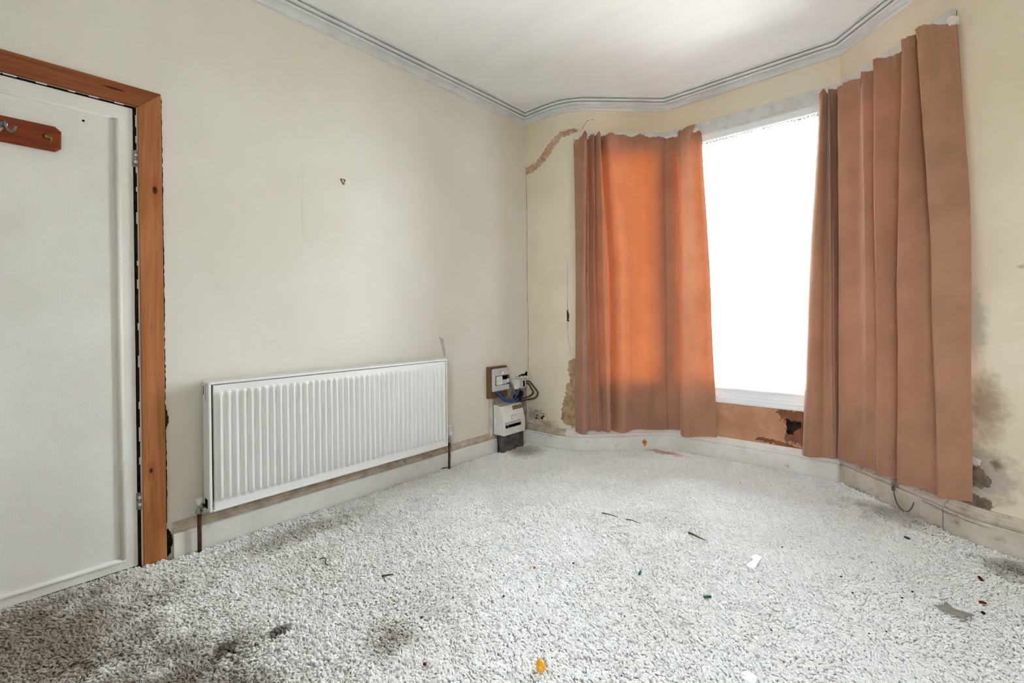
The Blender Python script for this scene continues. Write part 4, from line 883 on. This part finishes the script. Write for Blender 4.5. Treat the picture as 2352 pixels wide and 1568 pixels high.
pel((0.151, 2.361), (0.011, 0.006, 0.004), 0.3, 'maroon', 'maroon seed husk just behind the grey star', 'husk', 2)
pel((0.147, 2.281), (0.006, 0.006, 0.004), 0.3, 'cable_black', 'small round black bead right of the grey star', 'bead', 3)
pel((-0.065, 2.811), (0.013, 0.007, 0.005), -0.4, 'cable_brown', 'dark brown husk on the carpet below the hanging wire', 'husk', 4)
pel((-1.223, 1.486), (0.0045, 0.0045, 0.0045), 0.0, 'red', 'tiny red bead in the middle of the carpet', 'bead', 5)
pel((-1.139, 0.854), (0.006, 0.005, 0.004), 0.0, 'maroon', 'tiny dark red bit left of the yellow sweet', 'husk', 6)
tag(tube('pellet', [(-1.652, 1.032, Z0 + 0.004), (-1.640, 1.044, Z0 + 0.007), (-1.626, 1.068, Z0 + 0.006)], lambda t: 0.0045 * (1.2 - 0.7 * t), 'pellet', None, 8), 'curled olive brown pellet on the left of the carpet', 'pellet')
tag(tube('twig', [(-0.850, 2.206, Z0 + 0.004), (-0.825, 2.196, Z0 + 0.007), (-0.795, 2.188, Z0 + 0.005), (-0.762, 2.184, Z0 + 0.003)], lambda t: 0.006 * (1 - 0.75 * t), 'twig', None, 7), 'grey brown splinter of twig in mid carpet', 'twig')
tag(tube('twig', [(-1.285, 2.135, Z0 + 0.003), (-1.24, 2.14, Z0 + 0.005), (-1.195, 2.145, Z0 + 0.002)], lambda t: 0.0035 * (1 - 0.6 * t), 'twig', None, 6), 'thin twig furthest from the camera, left end of the line', 'twig')
tag(tube('twig', [(-1.15, 2.15, Z0 + 0.002), (-1.12, 2.155, Z0 + 0.004), (-1.07, 2.152, Z0 + 0.002)], lambda t: 0.003 * (1 - 0.6 * t), 'twig', None, 6), 'thin twig lying between two longer splinters', 'twig')
tag(tube('twig', [(-1.985, 0.93, Z0 + 0.002), (-1.965, 0.945, Z0 + 0.005), (-1.93, 0.93, Z0 + 0.002), (-1.90, 0.928, Z0 + 0.002)], 0.0025, 'twig', None, 6), 'dark bent stalk on the carpet in front of the radiator', 'twig')

# dark specks of dirt, one object each
SPECKS = [(-1.511, 1.716), (-1.695, 1.548), (-1.585, 1.390), (-1.451, 1.071), (-1.326, 1.128), (-1.349, 1.094), (-1.324, 0.982), (-1.434, 0.801), (-1.188, 1.260), (-1.498, 1.056), (-1.806, 0.952), (-1.868, 0.916), (-0.781, 1.618), (-1.120, 1.623), (-0.482, 2.345), (-0.491, 1.978), (-0.666, 1.205), (-0.385, 1.705), (-1.005, 2.299), (-0.197, 2.347), (-0.171, 2.443), (-0.207, 2.132), (-0.039, 2.284), (-0.141, 1.891), (-0.100, 1.943), (0.024, 2.926), (-0.253, 2.233), (-0.067, 2.211), (-2.486, 0.952), (-2.513, 0.995), (-1.758, 2.426), (-0.860, 3.076)]
def specks():
    bm = bmesh.new(); bmesh.ops.create_icosphere(bm, subdivisions=1, radius=1.0)
    for v in bm.verts: v.co = Vector((v.co.x * 0.0045, v.co.y * 0.003, v.co.z * 0.0022)) * (1 + 0.4 * n1(v.co.x * 2, v.co.y * 2, v.co.z * 2))
    first = frombm('dirt_speck', bm, 'black')
    for i, (x, y) in enumerate(SPECKS):
        o = first if i == 0 else first.copy()
        if i: COL.objects.link(o)
        o.location = (x, y, Z0 + 0.002); o.rotation_euler = (0, 0, R.random() * 3.1); k = 0.7 + 0.7 * R.random(); o.scale = (k, k, k)
        tag(o, 'fine dark speck of dirt scattered on the carpet', 'dirt speck', 'dark dirt specks scattered over the carpet')
specks()
